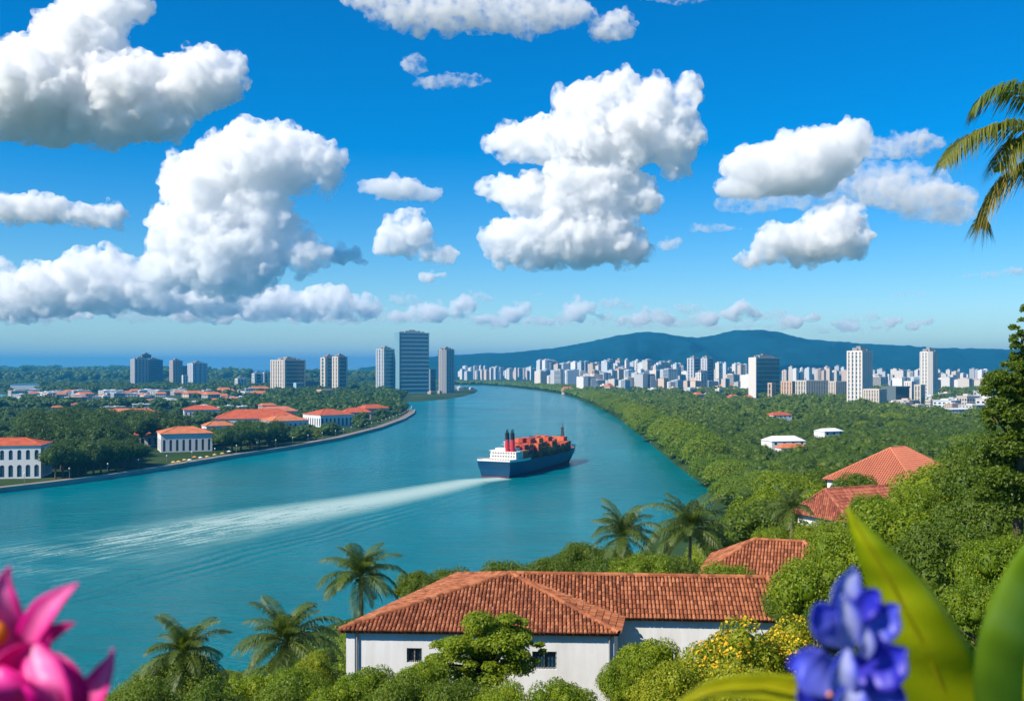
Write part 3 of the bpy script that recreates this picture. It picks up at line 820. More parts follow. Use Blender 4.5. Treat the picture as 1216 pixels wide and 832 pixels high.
# ------------------------------------------------------------------ arcaded waterfront buildings with red roofs
def facade(mb, p, q, z0, z1, rows, back=0.45):
    """wall from p to q with rows of openings (n, width, zlow, zhigh, arched); returns the window outlines"""
    d = q - p; L = d.length; d = d / L; nn = Vector((d.y, -d.x))
    def pt(x, z, o=0.0): return (p.x + d.x*x - nn.x*o, p.y + d.y*x - nn.y*o, z)
    n = rows[0][0]; bay = L / n; wins = []
    for i in range(n):
        a, b = i * bay, (i + 1) * bay; c = (a + b) / 2
        wmax = max(r[1] for r in rows) / 2
        mb.face((pt(a, z0), pt(c - wmax, z0), pt(c - wmax, z1), pt(a, z1)))
        mb.face((pt(c + wmax, z0), pt(b, z0), pt(b, z1), pt(c + wmax, z1)))
        zp = z0
        for _, w, za, zb, arch in rows:
            h = w / 2
            mb.face((pt(c-wmax, zp), pt(c+wmax, zp), pt(c+wmax, za), pt(c-wmax, za)))
            if wmax > h + 0.01:
                mb.face((pt(c-wmax, za), pt(c-h, za), pt(c-h, zb), pt(c-wmax, zb))); mb.face((pt(c+h, za), pt(c+wmax, za), pt(c+wmax, zb), pt(c+h, zb)))
            if arch:
                zs = zb - h; arc = [(c + h * math.cos(math.pi * k / 8), zs + h * math.sin(math.pi * k / 8)) for k in range(9)]
                mb.face([pt(c+h, zb), pt(arc[4][0], arc[4][1])] + [pt(x, z) for x, z in reversed(arc[:4])])
                mb.face([pt(c-h, zb)] + [pt(x, z) for x, z in reversed(arc[4:])])
                out = [(c-h, za), (c+h, za)] + arc
            else: out = [(c-h, za), (c+h, za), (c+h, zb), (c-h, zb)]
            for k in range(len(out)):
                (x1, y1), (x2, y2) = out[k], out[(k+1) % len(out)]
                if abs(x1-x2) + abs(y1-y2) > 1e-5: mb.face((pt(x1, y1), pt(x2, y2), pt(x2, y2, back), pt(x1, y1, back)))
            wins.append([pt(x, z, back - 0.05) for x, z in out])
            zp = zb
        mb.face((pt(c-wmax, zp), pt(c+wmax, zp), pt(c+wmax, z1), pt(c-wmax, z1)))
    return wins

def arcade_building(label, px, D, L, W, rot, h, rows, roofmat, rise=4.5, name='arcaded_building', wallcol=(0.72, 0.73, 0.74, 1), hip=0.8):
    """front wall centre at column px"""
    c = Vector(((px - CX) / FPX * D, D)); z0 = gz(c.x, c.y) - 0.3
    t = empty(name, (c.x, c.y, max(z0, 1.4)), math.radians(rot)); setp(t, label, 'building')
    hl = L / 2; mb = MB()
    cn = [Vector((-hl, 0)), Vector((hl, 0)), Vector((hl, W)), Vector((-hl, W))]
    wins = []
    nside = max(2, int(rows[0][0] * W / L))
    for i in range(4):
        p, q = cn[i], cn[(i+1) % 4]
        n = rows[0][0] if i % 2 == 0 else nside
        if i in (0, 1, 3): wins += facade(mb, p, q, -1.0, h, [(n, *r[1:]) for r in rows])
        else: mb.face(((p.x, p.y, -1), (q.x, q.y, -1), (q.x, q.y, h), (p.x, p.y, h)))
    # cornice and string course
    o = 0.35
    mb.prism([(-hl-o, -o), (hl+o, -o), (hl+o, W+o), (-hl-o, W+o)], h + 0.003, h + 0.55)
    w = mb.build('wall', M_WALL, t); w.color = wallcol
    back = MB(); back.box(-hl + 0.6, hl - 0.6, 0.6, W - 0.6, -0.5, h - 0.1); back.build('interior', M_BLACK, t)
    for wv in wins:
        m = MB(); m.face(wv); m.build('window', M_GLASS, t)
    e = h + 0.56; o = 0.7; hw = W / 2 + o; H2 = hl + o; rl = max(0.2, H2 - hip * hw)
    r = MB(); A1, A2, A3, A4 = (-H2, -o, e), (H2, -o, e), (H2, W+o, e), (-H2, W+o, e); R1, R2 = (-rl, W/2, e+rise), (rl, W/2, e+rise)
    for f in ((A1, A2, R2, R1), (A2, A3, R2), (A3, A4, R1, R2), (A4, A1, R1), (A4, A3, A2, A1)): r.face(f)
    roof = r.build('roof', roofmat, t)
    rg = MB()
    for a, b in ((R1, R2), (R1, A1), (R2, A2), (R1, A4), (R2, A3)): rg.tube([Vector(a), Vector(b)], 0.3, 6)
    rg.build('ridge', roofmat, roof)
    ang_ = math.radians(rot)
    for k in np.linspace(-hl, hl, max(2, int(L / W) + 2)):
        EXCL.append((c.x + k * math.cos(ang_) - W/2 * math.sin(ang_), c.y + k * math.sin(ang_) + W/2 * math.cos(ang_), 0.62 * W))
    return t
M_RED = principled('red_tile_roof', (0.46, 0.10, 0.045), 0.85, 0.3, 0.25, spec=0.15, bump=0.6, bscale=1.2)
M_RED2 = principled('orange_tile_roof', (0.52, 0.17, 0.075), 0.85, 0.3, 0.2, spec=0.15, bump=0.6, bscale=1.0)
two = lambda n, w: [(n, w, 1.0, 7.4, True), (n, w * 0.86, 10.0, 15.2, True)]
arcade_building('white arcaded building with two rows of arches cut off by the left edge', -8, 520, 46, 26, 13, 17.0, two(11, 2.3), M_RED, 3.2)
arcade_building('white arcaded hall with red roofs behind the promenade trees, right of the big dark trees', 222, 690, 34, 30, 24, 12.5, [(8, 1.7, 1.0, 9.0, True)], M_RED2, 4.0)
arcade_building('low coral roofed wing behind the arcaded hall', 196, 745, 44, 26, 18, 8.0, [(10, 1.8, 1.0, 6.0, False)], M_RED, 5.0, 'waterfront_hall')
arcade_building('long red roofed hall on the left bank behind the trees', 305, 960, 78, 46, 14, 9.0, [(14, 2.4, 1.0, 6.6, False)], M_RED, 8.0, 'waterfront_hall')
arcade_building('pale fronted hall with an orange roof beside the long red hall', 345, 900, 34, 30, 36, 10.0, [(7, 2.0, 1.0, 8.0, True)], M_RED2, 4.5, 'waterfront_hall')
arcade_building('white arcaded hall with red roof nearest the tip of the left bank', 400, 985, 36, 36, 40, 11.5, [(8, 2.0, 1.0, 9.0, True)], M_RED, 5.0, 'waterfront_hall')
arcade_building('small red roofed house behind the last arcaded hall', 425, 1120, 30, 22, 20, 8.0, [(6, 1.8, 1.0, 6.0, False)], M_RED, 5.0, 'waterfront_hall', wallcol=(0.6, 0.45, 0.38, 1))
arcade_building('small white hall tucked between the arcaded hall and the long red hall', 262, 860, 24, 18, 30, 8.0, [(6, 1.6, 1.0, 6.0, True)], M_RED2, 3.5, 'waterfront_hall')
arcade_building('salmon roofed pale hall behind the dark clump by the seawall', 330, 1120, 44, 28, 22, 9.0, [(9, 1.8, 1.0, 6.5, False)], M_CORAL, 5.0, 'waterfront_hall', wallcol=(0.62, 0.5, 0.45, 1))
arcade_building('pink walled hall at the narrow end of the left bank', 448, 1230, 34, 24, 40, 8.0, [(7, 1.8, 1.0, 6.0, False)], M_RED, 4.5, 'waterfront_hall', wallcol=(0.62, 0.42, 0.36, 1))
arcade_building('long salmon roofed block between the left grove and the low town', 150, 1080, 64, 30, 12, 8.0, [(12, 1.8, 1.0, 6.0, False)], M_CORAL, 5.0, 'waterfront_hall', wallcol=(0.66, 0.55, 0.5, 1))
arcade_building('white block with a red roof right of the long salmon roofed block', 240, 1150, 40, 26, 20, 9.0, [(8, 1.8, 1.0, 6.5, False)], M_RED, 4.5, 'waterfront_hall')
arcade_building('pink roofed shed among trees at the left edge', 8, 760, 40, 22, 8, 5.0, [(8, 1.8, 1.0, 3.6, False)], M_RED2, 2.5, 'waterfront_hall', wallcol=(0.6, 0.4, 0.36, 1))

# ------------------------------------------------------------------ towers
def tower(label, x0, x1, ytop, D, style, col, rot=38, ratio=0.8, floors=8.0, pier=6.0, crown=True, glass=None, top=(0, 0), name='office_tower', chamfer=0.0):
    px = (x0 + x1) / 2; X = (px - CX) / FPX * D; z0 = max(gz(X, D), 1.0)
    H = CAMZ - (ytop - HY) / FPX * D - z0
    a = math.radians(rot - math.degrees(math.atan2(X, D)) * 1.0)
    wpx = (x1 - x0) / FPX * D
    w = wpx / (abs(math.cos(a)) + ratio * abs(math.sin(a))); d = w * ratio
    t = empty(name, (X, D, z0 - 0.5), math.radians(rot)); setp(t, label, 'tower')
    glass = glass or M_GLASS
    g = MB(); hw, hd = w/2, d/2
    def outline(o):
        c = chamfer * w
        if c: return [(-hw-o+c, -hd-o), (hw+o-c, -hd-o), (hw+o, -hd-o+c), (hw+o, hd+o-c), (hw+o-c, hd+o), (-hw-o+c, hd+o), (-hw-o, hd+o-c), (-hw-o, -hd-o+c)]
        return [(-hw-o, -hd-o), (hw+o, -hd-o), (hw+o, hd+o), (-hw-o, hd+o)]
    g.prism(outline(-0.9), 0, H - 2)
    gl = g.build('window', glass, t)
    m = MB()
    ol = outline(0)
    if style in ('ribbed', 'half'):
        for i in range(len(ol)):
            p, q = Vector(ol[i]), Vector(ol[(i+1) % len(ol)]); L = (q - p).length; dd = (q - p) / L
            nn = Vector((dd.y, -dd.x))
            k = max(1, int(round(L / pier)))
            for j in range(k + 1):
                c = p + dd * (L * j / k); hwid = pier * (0.32 if j not in (0, k) else 0.42)
                if style == 'half' and i == 0 and 0 < j < k: continue
                lo, hi = c - dd * min(hwid, L*j/k + 0.0) , c + dd * min(hwid, L*(1 - j/k))
                m.prism([tuple(lo + nn * (0.3 + 0.01*i)), tuple(hi + nn * (0.3 + 0.01*i)), tuple(hi - nn * 1.2), tuple(lo - nn * 1.2)][::-1], -1, H - 1.5 + 0.05 * i)
        nf = int(H / floors)
        for j in range(1, nf): m.prism(outline(-0.45), j * H / nf - 1.0, j * H / nf + 0.6)
    elif style == 'banded':
        nf = int(H / floors)
        for j in range(nf): m.prism(outline(0.0), j * H / nf, j * H / nf + floors * 0.34)
        for i in (3, 0):                                   # pale corner slab
            p = Vector(ol[i])
            if i == 3: m.box(-hw - 1.2, -hw + 0.2, -hd - 0.6, hd, -1, H + 1)
    elif style == 'glass':
        nf = int(H / floors)
        for j in range(nf): m.prism(outline(-0.62), j * H / nf, j * H / nf + 0.9)
        m.box(-hw - 1.0, -hw + 0.6, -hd - 0.5, hd + 0.4, -1, H)
    m.prism(outline(0.15), H - 2.4, H)                      # parapet
    wl = m.build('wall', M_WALL, t); wl.color = (*col, 1)
    if crown:
        c = MB(); c.box(-w*0.28, w*0.22, -d*0.25, d*0.3, H + 0.003, H + 4.5); c.box(w*0.24, w*0.36, -d*0.3, 0, H + 0.003, H + 2.6); c.box(-w*0.42, -w*0.30, -d*0.1, d*0.1, H + 0.003, H + 3.2)
        c.box(-w*0.12, w*0.08, -d*0.12, d*0.14, H + 4.503, H + 7.0)
        rp = c.build('roof', M_ROOFGREY, t)
    EXCL.append((X, D, 0.75 * w))
    return t
CREAM, GREY, SAND, BONE = (0.56, 0.50, 0.43), (0.38, 0.40, 0.42), (0.58, 0.40, 0.29), (0.68, 0.64, 0.59)
tower('beige ribbed tower, left half of the leftmost tower pair', 156, 175, 426, 2900, 'ribbed', (0.40, 0.39, 0.41), 42, pier=9)
tower('dark blue glass tower, right half of the leftmost tower pair', 171, 193, 427, 2980, 'glass', (0.12, 0.2, 0.28), 36, glass=M_BLUEGLASS, ratio=0.7)
tower('dark glass tower rising highest behind the leftmost tower pair', 167, 180, 421, 3040, 'glass', (0.10, 0.17, 0.24), 36, glass=M_BLUEGLASS)
tower('slim brownish ribbed tower standing alone right of the leftmost pair', 202, 216, 428, 2900, 'ribbed', (0.45, 0.38, 0.37), 44, pier=8)
tower('short blue glass block between two slim left bank towers', 214, 223, 434, 3050, 'glass', (0.12, 0.22, 0.3), 36, glass=M_BLUEGLASS, crown=False)
tower('white and blue slab tower right of the slim brownish tower', 223, 246, 431, 2850, 'ribbed', (0.48, 0.50, 0.54), 40, pier=14, glass=M_BLUEGLASS, ratio=0.9)
tower('small white block at the foot of the slim towers', 216, 223, 445, 2750, 'ribbed', BONE, 36, crown=False)
tower('white stepped block with a thin spire on the left bank', 279, 293, 449, 2500, 'ribbed', BONE, 36, pier=8)
tower('blue glass tower with a white frame, left of the broad beige tower', 299, 313, 443, 2700, 'half', BONE, 34, pier=14, glass=M_BLUEGLASS)
tower('thin white framed tower touching the broad beige tower', 312, 319, 442, 2750, 'ribbed', BONE, 34, pier=9)
tower('broad tower with beige ribs on its sunny side and dark glass on the other', 322, 362, 427, 2250, 'half', CREAM, 47, pier=9, ratio=1.0)
tower('low blue glass block at the foot of the broad beige tower', 349, 361, 454, 2150, 'glass', (0.3, 0.45, 0.55), 36, glass=M_BLUEGLASS, crown=False)
tower('low dark block between the broad tower and the twin slab tower', 361, 382, 452, 2300, 'ribbed', (0.25, 0.3, 0.36), 30, crown=False)
tower('dark glass tower with pale frame, left half of the twin slab tower', 381, 400, 424, 2250, 'half', CREAM, 40, pier=16, glass=M_TEALGLASS, ratio=0.7)
tower('cream cornered dark tower, right half of the twin slab tower', 395, 412, 423, 2180, 'half', CREAM, 48, pier=10)
tower('low pink podium in front of the twin slab tower', 376, 398, 462, 1850, 'ribbed', SAND, 34, crown=False, floors=5)
tower('faint thin tower far behind, left one of two', 424, 429, 440, 5200, 'ribbed', GREY, 36, crown=False, pier=12)
tower('faint thin tower far behind, right one of two', 432, 437, 440, 5200, 'ribbed', GREY, 36, crown=False, pier=12)
tower('grey tower with a pale edge, close left of the tallest glass tower', 447, 468, 414, 2300, 'half', (0.42, 0.45, 0.48), 50, pier=9, glass=M_BLUEGLASS)
tower('tallest tower, blue glass with horizontal bands and a white edge', 469, 510, 395, 2300, 'banded', (0.17, 0.33, 0.40), 24, pier=9, glass=M_BLUEGLASS, ratio=0.5, floors=9)
tower('rounded grey beige tower right of the tallest glass tower', 518, 542, 415, 2320, 'ribbed', (0.36, 0.36, 0.37), 40, pier=7, chamfer=0.22)
tower('small dark block between the tallest and the rounded tower', 508, 518, 438, 2500, 'glass', (0.2, 0.26, 0.3), 36, crown=False)
tower('large grey double tower in the middle of the right hand city', 816, 832, 425, 2650, 'half', (0.52, 0.52, 0.54), 40, pier=10)
tower('grey tower joined to the right of the double tower', 830, 848, 425, 2700, 'half', (0.50, 0.51, 0.54), 44, pier=10)
tower('pale lower tower in front of the large grey double tower', 826, 839, 442, 2500, 'ribbed', BONE, 40, pier=9)
tower('dark teal glass tower with a white edge beside the tan blocks', 887, 929, 424, 1950, 'glass', BONE, 33, glass=M_TEALGLASS, ratio=0.28)
tower('small tan block in front of the dark teal tower', 912, 921, 454, 1800, 'ribbed', SAND, 36, crown=False)
tower('tan block with blank end wall right of the dark teal tower', 928, 947, 452, 1880, 'ribbed', SAND, 44, crown=False, ratio=1.1)
tower('long cream ribbed office block right of the tan block', 945, 983, 451, 1800, 'ribbed', CREAM, 28, pier=6, ratio=0.5, crown=False)
tower('cream ribbed block touching the left twin apartment tower', 984, 1008, 452, 1850, 'ribbed', CREAM, 30, pier=6, ratio=0.5, crown=False)
tower('tall cream apartment tower left of the two, with podium', 1006, 1036, 416, 1500, 'ribbed', BONE, 42, pier=5.5, floors=6, name='apartment_tower')
tower('square cream podium block at the foot of the left apartment tower', 1026, 1052, 461, 1420, 'ribbed', CREAM, 44, pier=4, floors=5, crown=False, ratio=1.0)
tower('dark low office block right of the cream podium', 1050, 1078, 458, 1600, 'glass', (0.12, 0.16, 0.18), 30, crown=False)
tower('tall cream apartment tower with rounded corners, right one of the two', 1091, 1115, 417, 1750, 'ribbed', BONE, 40, pier=5.5, floors=6, chamfer=0.2, name='apartment_tower')
tower('pale block at the left foot of the right apartment tower', 1074, 1088, 452, 1650, 'ribbed', BONE, 40, pier=5, crown=False)
tower('second pale block at the foot of the right apartment tower', 1086, 1098, 456, 1620, 'ribbed', CREAM, 40, pier=5, crown=False)

# ------------------------------------------------------------------ the far city: small towers and low houses, one object each
def small_tower_mesh(kind):
    m = MB(); w, d, h = 1.0, 0.8, 3.0
    m.box(-w/2+.03, w/2-.03, -d/2+.03, d/2-.03, 0, h-.04, 1)
    if kind == 0:
        for k in range(6): x = -w/2 + k*w/5; m.box(x-.06, x+.06, -d/2-.005, d/2+.005, 0, h-.01, 0)
        for k in range(5): y = -d/2 + k*d/4; m.box(-w/2-.004, w/2+.004, y-.05, y+.05, 0, h-.02, 0)
    elif kind == 1:
        for k in range(16): z = k*h/16; m.box(-w/2, w/2, -d/2, d/2, z, z+.11, 0)
        m.box(-w/2-.01, -w/2+.16, -d/2-.01, d/2+.01, 0, h, 0)
    elif kind == 2:
        m.box(-w/2, -w*.12, -d/2-.01, d/2, 0, h, 0); m.box(w*.12, w/2, -d/2-.01, d/2, 0, h*.93, 0)
        for k in range(12): z = k*h/12; m.box(-w*.12, w*.12, -d/2+.01, d/2, z, z+.1, 0)
    else:
        for k in range(4): x = -w/2 + (k+.5)*w/4; m.box(x-.09, x+.09, -d/2-.005, d/2+.005, 0, h-.01, 0)
        for k in range(14): z = k*h/14; m.box(-w/2+.01, w/2-.01, -d/2+.01, d/2-.01, z, z+.09, 0)
        m.box(-w/2-.006, w/2+.006, d*.1, d/2+.006, 0, h-.015, 0)
    m.box(-w/2-.01, w/2+.01, -d/2-.01, d/2+.01, h-.06, h, 0)
    m.box(-w*.2, w*.25, -d*.2, d*.2, h+.003, h+.16, 0); m.box(-w*.38, -w*.25, -d*.1, d*.15, h+.003, h+.1, 0)
    return m.mesh('apartment_tower', (M_WALL, M_GLASS))
STM = [small_tower_mesh(k) for k in range(4)]
def low_mesh(kind):
    m = MB()
    m.box(-.5, .5, -.4, .4, -.3, 1, 0)
    for k in range(5):
        x = -.5 + (k + .5) / 5; m.box(x-.055, x+.055, -.405, -.39, .2, .38, 1); m.box(x-.055, x+.055, -.405, -.39, .58, .78, 1)
    for k in range(4):
        y = -.4 + (k + .5) * .2; m.box(-.505, -.49, y-.05, y+.05, .2, .38, 1); m.box(-.505, -.49, y-.05, y+.05, .58, .78, 1)
    if kind == 0:
        m.box(-.52, .52, -.42, .42, 1.002, 1.07, 0); m.box(-.2, .1, -.15, .2, 1.073, 1.25, 0)
    else:
        m.add(((-.56,-.46,1.003),(.56,-.46,1.003),(.56,.46,1.003),(-.56,.46,1.003),(-.4,0,1.45),(.4,0,1.45)), ((0,1,5,4),(1,2,5),(2,3,4,5),(3,0,4),(3,2,1,0)), 2)
    return m.mesh('low_building', (M_WALL, M_BLACK, M_RED2 if kind == 1 else M_ROOFGREY))
LBM = [low_mesh(0), low_mesh(1)]
def ordinal(n):
    return f"{n}{'th' if 10 <= n % 100 <= 20 else {1:'st',2:'nd',3:'rd'}.get(n % 10, 'th')}"
TONES = [((0.72, 0.70, 0.68), 'white'), ((0.62, 0.56, 0.50), 'cream'), ((0.46, 0.47, 0.49), 'grey'), ((0.55, 0.60, 0.64), 'bluish'), ((0.60, 0.48, 0.40), 'tan')]
def row(n, xa, xb, wlo, whi, tlo, thi, D0, D1, seed, where, group, low=False, roof=0.0, skip=()):
    rng = random.Random(seed); xs = sorted(rng.uniform(xa, xb) for _ in range(n)) if low else [xa + (xb-xa)*(i + rng.uniform(.15,.85))/n for i in range(n)]
    i = -1
    for px in xs:
        D = rng.uniform(D0, D1); w = rng.uniform(wlo, whi) * (1.0 if low else rng.uniform(.95, 1.75)) / FPX * D; X = (px - CX) / FPX * D
        tone, tn = TONES[min(4, int(rng.random() ** 1.15 * 5))]
        if any(math.hypot(X - e[0], D - e[1]) < e[2] * 0.8 for e in EXCL): continue
        if low: H = rng.uniform(tlo, thi) / FPX * D
        else: H = CAMZ - (rng.uniform(tlo, thi) - HY) / FPX * D
        i += 1
        k = (1 if rng.random() < roof else 0) if low else rng.randrange(4)
        o = link('low_building' if low else 'apartment_tower', LBM[k] if low else STM[k])
        o.location = (X, D, 0.8)
        rz = math.radians(rng.choice((28, 38, 42, 48)) if not low else rng.uniform(15, 55))
        o.rotation_euler = (0, 0, rz)
        wf = w / (math.cos(rz) + .8 * math.sin(rz))
        o.scale = (wf, wf * rng.uniform(.9, 1.3), H if low else H / 3.0)
        v = rng.uniform(.85, 1.12); o.color = (*[min(.8, c * v) for c in tone], 1)
        if low: lb = f"{tn} low {'red roofed house' if k else 'flat roofed building'}, {ordinal(i+1)} from left {where}"
        else: lb = f"{tn} {'slim' if w / D * FPX < (wlo+whi)/2 else 'broad'} tower, {ordinal(i+1)} from left {where}"
        setp(o, lb, 'building' if low else 'tower', group)
        EXCL.append((X, D, 0.7 * wf))
row(44, 546, 642, 2.5, 5.5, 434, 441, 4700, 5300, 11, 'beyond the river bend', 'faint towers beyond the river bend')
row(50, 640, 815, 4.5, 8.5, 427, 436, 3500, 3900, 12, 'in back row under the hill', 'tower row under the hill')
row(30, 640, 816, 7, 14, 438, 447, 2900, 3100, 13, 'in front row under the hill', 'lower towers before the row under the hill')
row(22, 690, 892, 8, 15, 444, 454, 2250, 2700, 24, 'in the mid height row before the hill', 'mid height blocks before the hill')
row(13, 848, 888, 5, 8, 430, 442, 3000, 3500, 14, 'beside the teal tower', 'towers between the double and the teal tower')
row(26, 930, 1006, 4, 7, 434, 443, 3300, 3700, 15, 'behind the cream blocks', 'towers behind the cream blocks')
row(34, 1036, 1180, 4, 8, 438, 446, 3300, 3700, 16, 'behind the apartment pair', 'towers behind the apartment pair')
row(26, 1040, 1180, 8, 16, 447, 455, 2500, 2900, 17, 'in dense row behind apartment pair', 'mid height blocks behind the apartment pair')
row(52, 672, 890, 6, 15, 3.0, 8.5, 2050, 2600, 18, 'at the foot of the city', 'low buildings at the foot of the city', low=True, roof=0.1)
row(30, 815, 1000, 6, 13, 3.5, 6, 1500, 1900, 19, 'before the teal tower', 'orange roofed houses before the city', low=True, roof=0.8)
row(26, 1050, 1180, 10, 30, 5, 12, 1350, 1900, 20, 'near right apartment tower', 'low malls and blocks by the apartment pair', low=True)
row(120, 20, 330, 9, 26, 3.4, 6.5, 1350, 2300, 21, 'in the left bank town', 'low town on the left bank plain', low=True, roof=0.3)
row(26, 240, 560, 4, 9, 2, 4.5, 2100, 2700, 22, 'below the left bank towers', 'low buildings by the left bank towers', low=True)
row(14, 10, 150, 3, 8, 1.5, 3, 2900, 4200, 23, 'far across the left plain', 'far low buildings on the left plain', low=True)

for tx, ty, tr in ((60, 478, 110), (95, 474, 150), (150, 473, 150), (190, 476, 110), (250, 470, 130), (300, 468, 110), (130, 481, 90), (1080, 484, 80), (1120, 484, 90), (1150, 486, 90), (1130, 490, 90), (1100, 476, 110), (1150, 475, 110), (845, 474, 90), (880, 477, 70), (940, 489, 50)):
    q_ = G(tx, ty); EXCL.append((q_.x, q_.y, tr))
def hall(label, px, py, D, L, W, rot, h, roof, rise=1.5, col=(0.7, 0.7, 0.7, 1), rcol=None):
    c = P(px, py, D)
    z0 = gz(c.x, c.y); t = empty('hall', (c.x, c.y, c.z - h - rise), math.radians(rot)); setp(t, label, 'hall')
    m = MB(); m.box(-L/2+.4, L/2-.4, -W/2+.4, W/2-.4, -6, h); w = m.build('wall', M_WALL, t); w.color = col
    r = MB(); r.add(((-L/2,-W/2,h+.003),(L/2,-W/2,h+.003),(L/2,W/2,h+.003),(-L/2,W/2,h+.003),(-L*.32,0,h+rise),(L*.32,0,h+rise)), ((0,1,5,4),(1,2,5),(2,3,4,5),(3,0,4),(3,2,1,0)))
    ro = r.build('roof', roof, t)
    if rcol: ro.color = rcol
    for k in range(max(2, int(L/5))):
        x = -L/2 + (k+.5)*L/max(2, int(L/5)); wi = MB(); wi.box(x-.8, x+.8, -W/2+.33, -W/2+.41, h-2.2, h-.8); wi.build('window', M_BLACK, t)
    EXCL.append((c.x, c.y, L * 0.6)); CLEAR.append((px - 12, px + 12, py - 2, py + 6, D - W * 0.6))
hall('white roofed hall among the right bank trees, beside an orange roof', 930, 517, 640, 24, 16, 12, 4, M_WALL, 3, (0.7, 0.7, 0.7, 1), (0.72, 0.72, 0.74, 1))
hall('orange roofed house in front of the white roofed hall', 940, 526, 600, 18, 10, 8, 3, M_RED2, 2.5)
hall('white roofed shed higher up among the right bank trees', 984, 508, 720, 18, 12, 24, 3.5, M_WALL, 2, (0.7, 0.7, 0.7, 1), (0.72, 0.72, 0.74, 1))
hall('red roofed house near the tan block among trees', 925, 489, 1050, 24, 14, 20, 4, M_RED, 3)
hall('wide pale mall with a flat roof below the right apartment tower', 1135, 484, 1250, 62, 36, 24, 9, M_WALL, 1.2, (0.7, 0.7, 0.7, 1), (0.62, 0.62, 0.62, 1))
hall('blue roofed terminal beside the lagoon on the far left', 30, 455, 2700, 70, 36, 20, 9, M_BLUEGLASS, 3, (0.7, 0.72, 0.75, 1))
hall('white low hall under the slim left bank towers', 212, 462, 2250, 36, 18, 14, 7, M_WALL, 1, (0.72, 0.72, 0.72, 1), (0.7, 0.7, 0.7, 1))
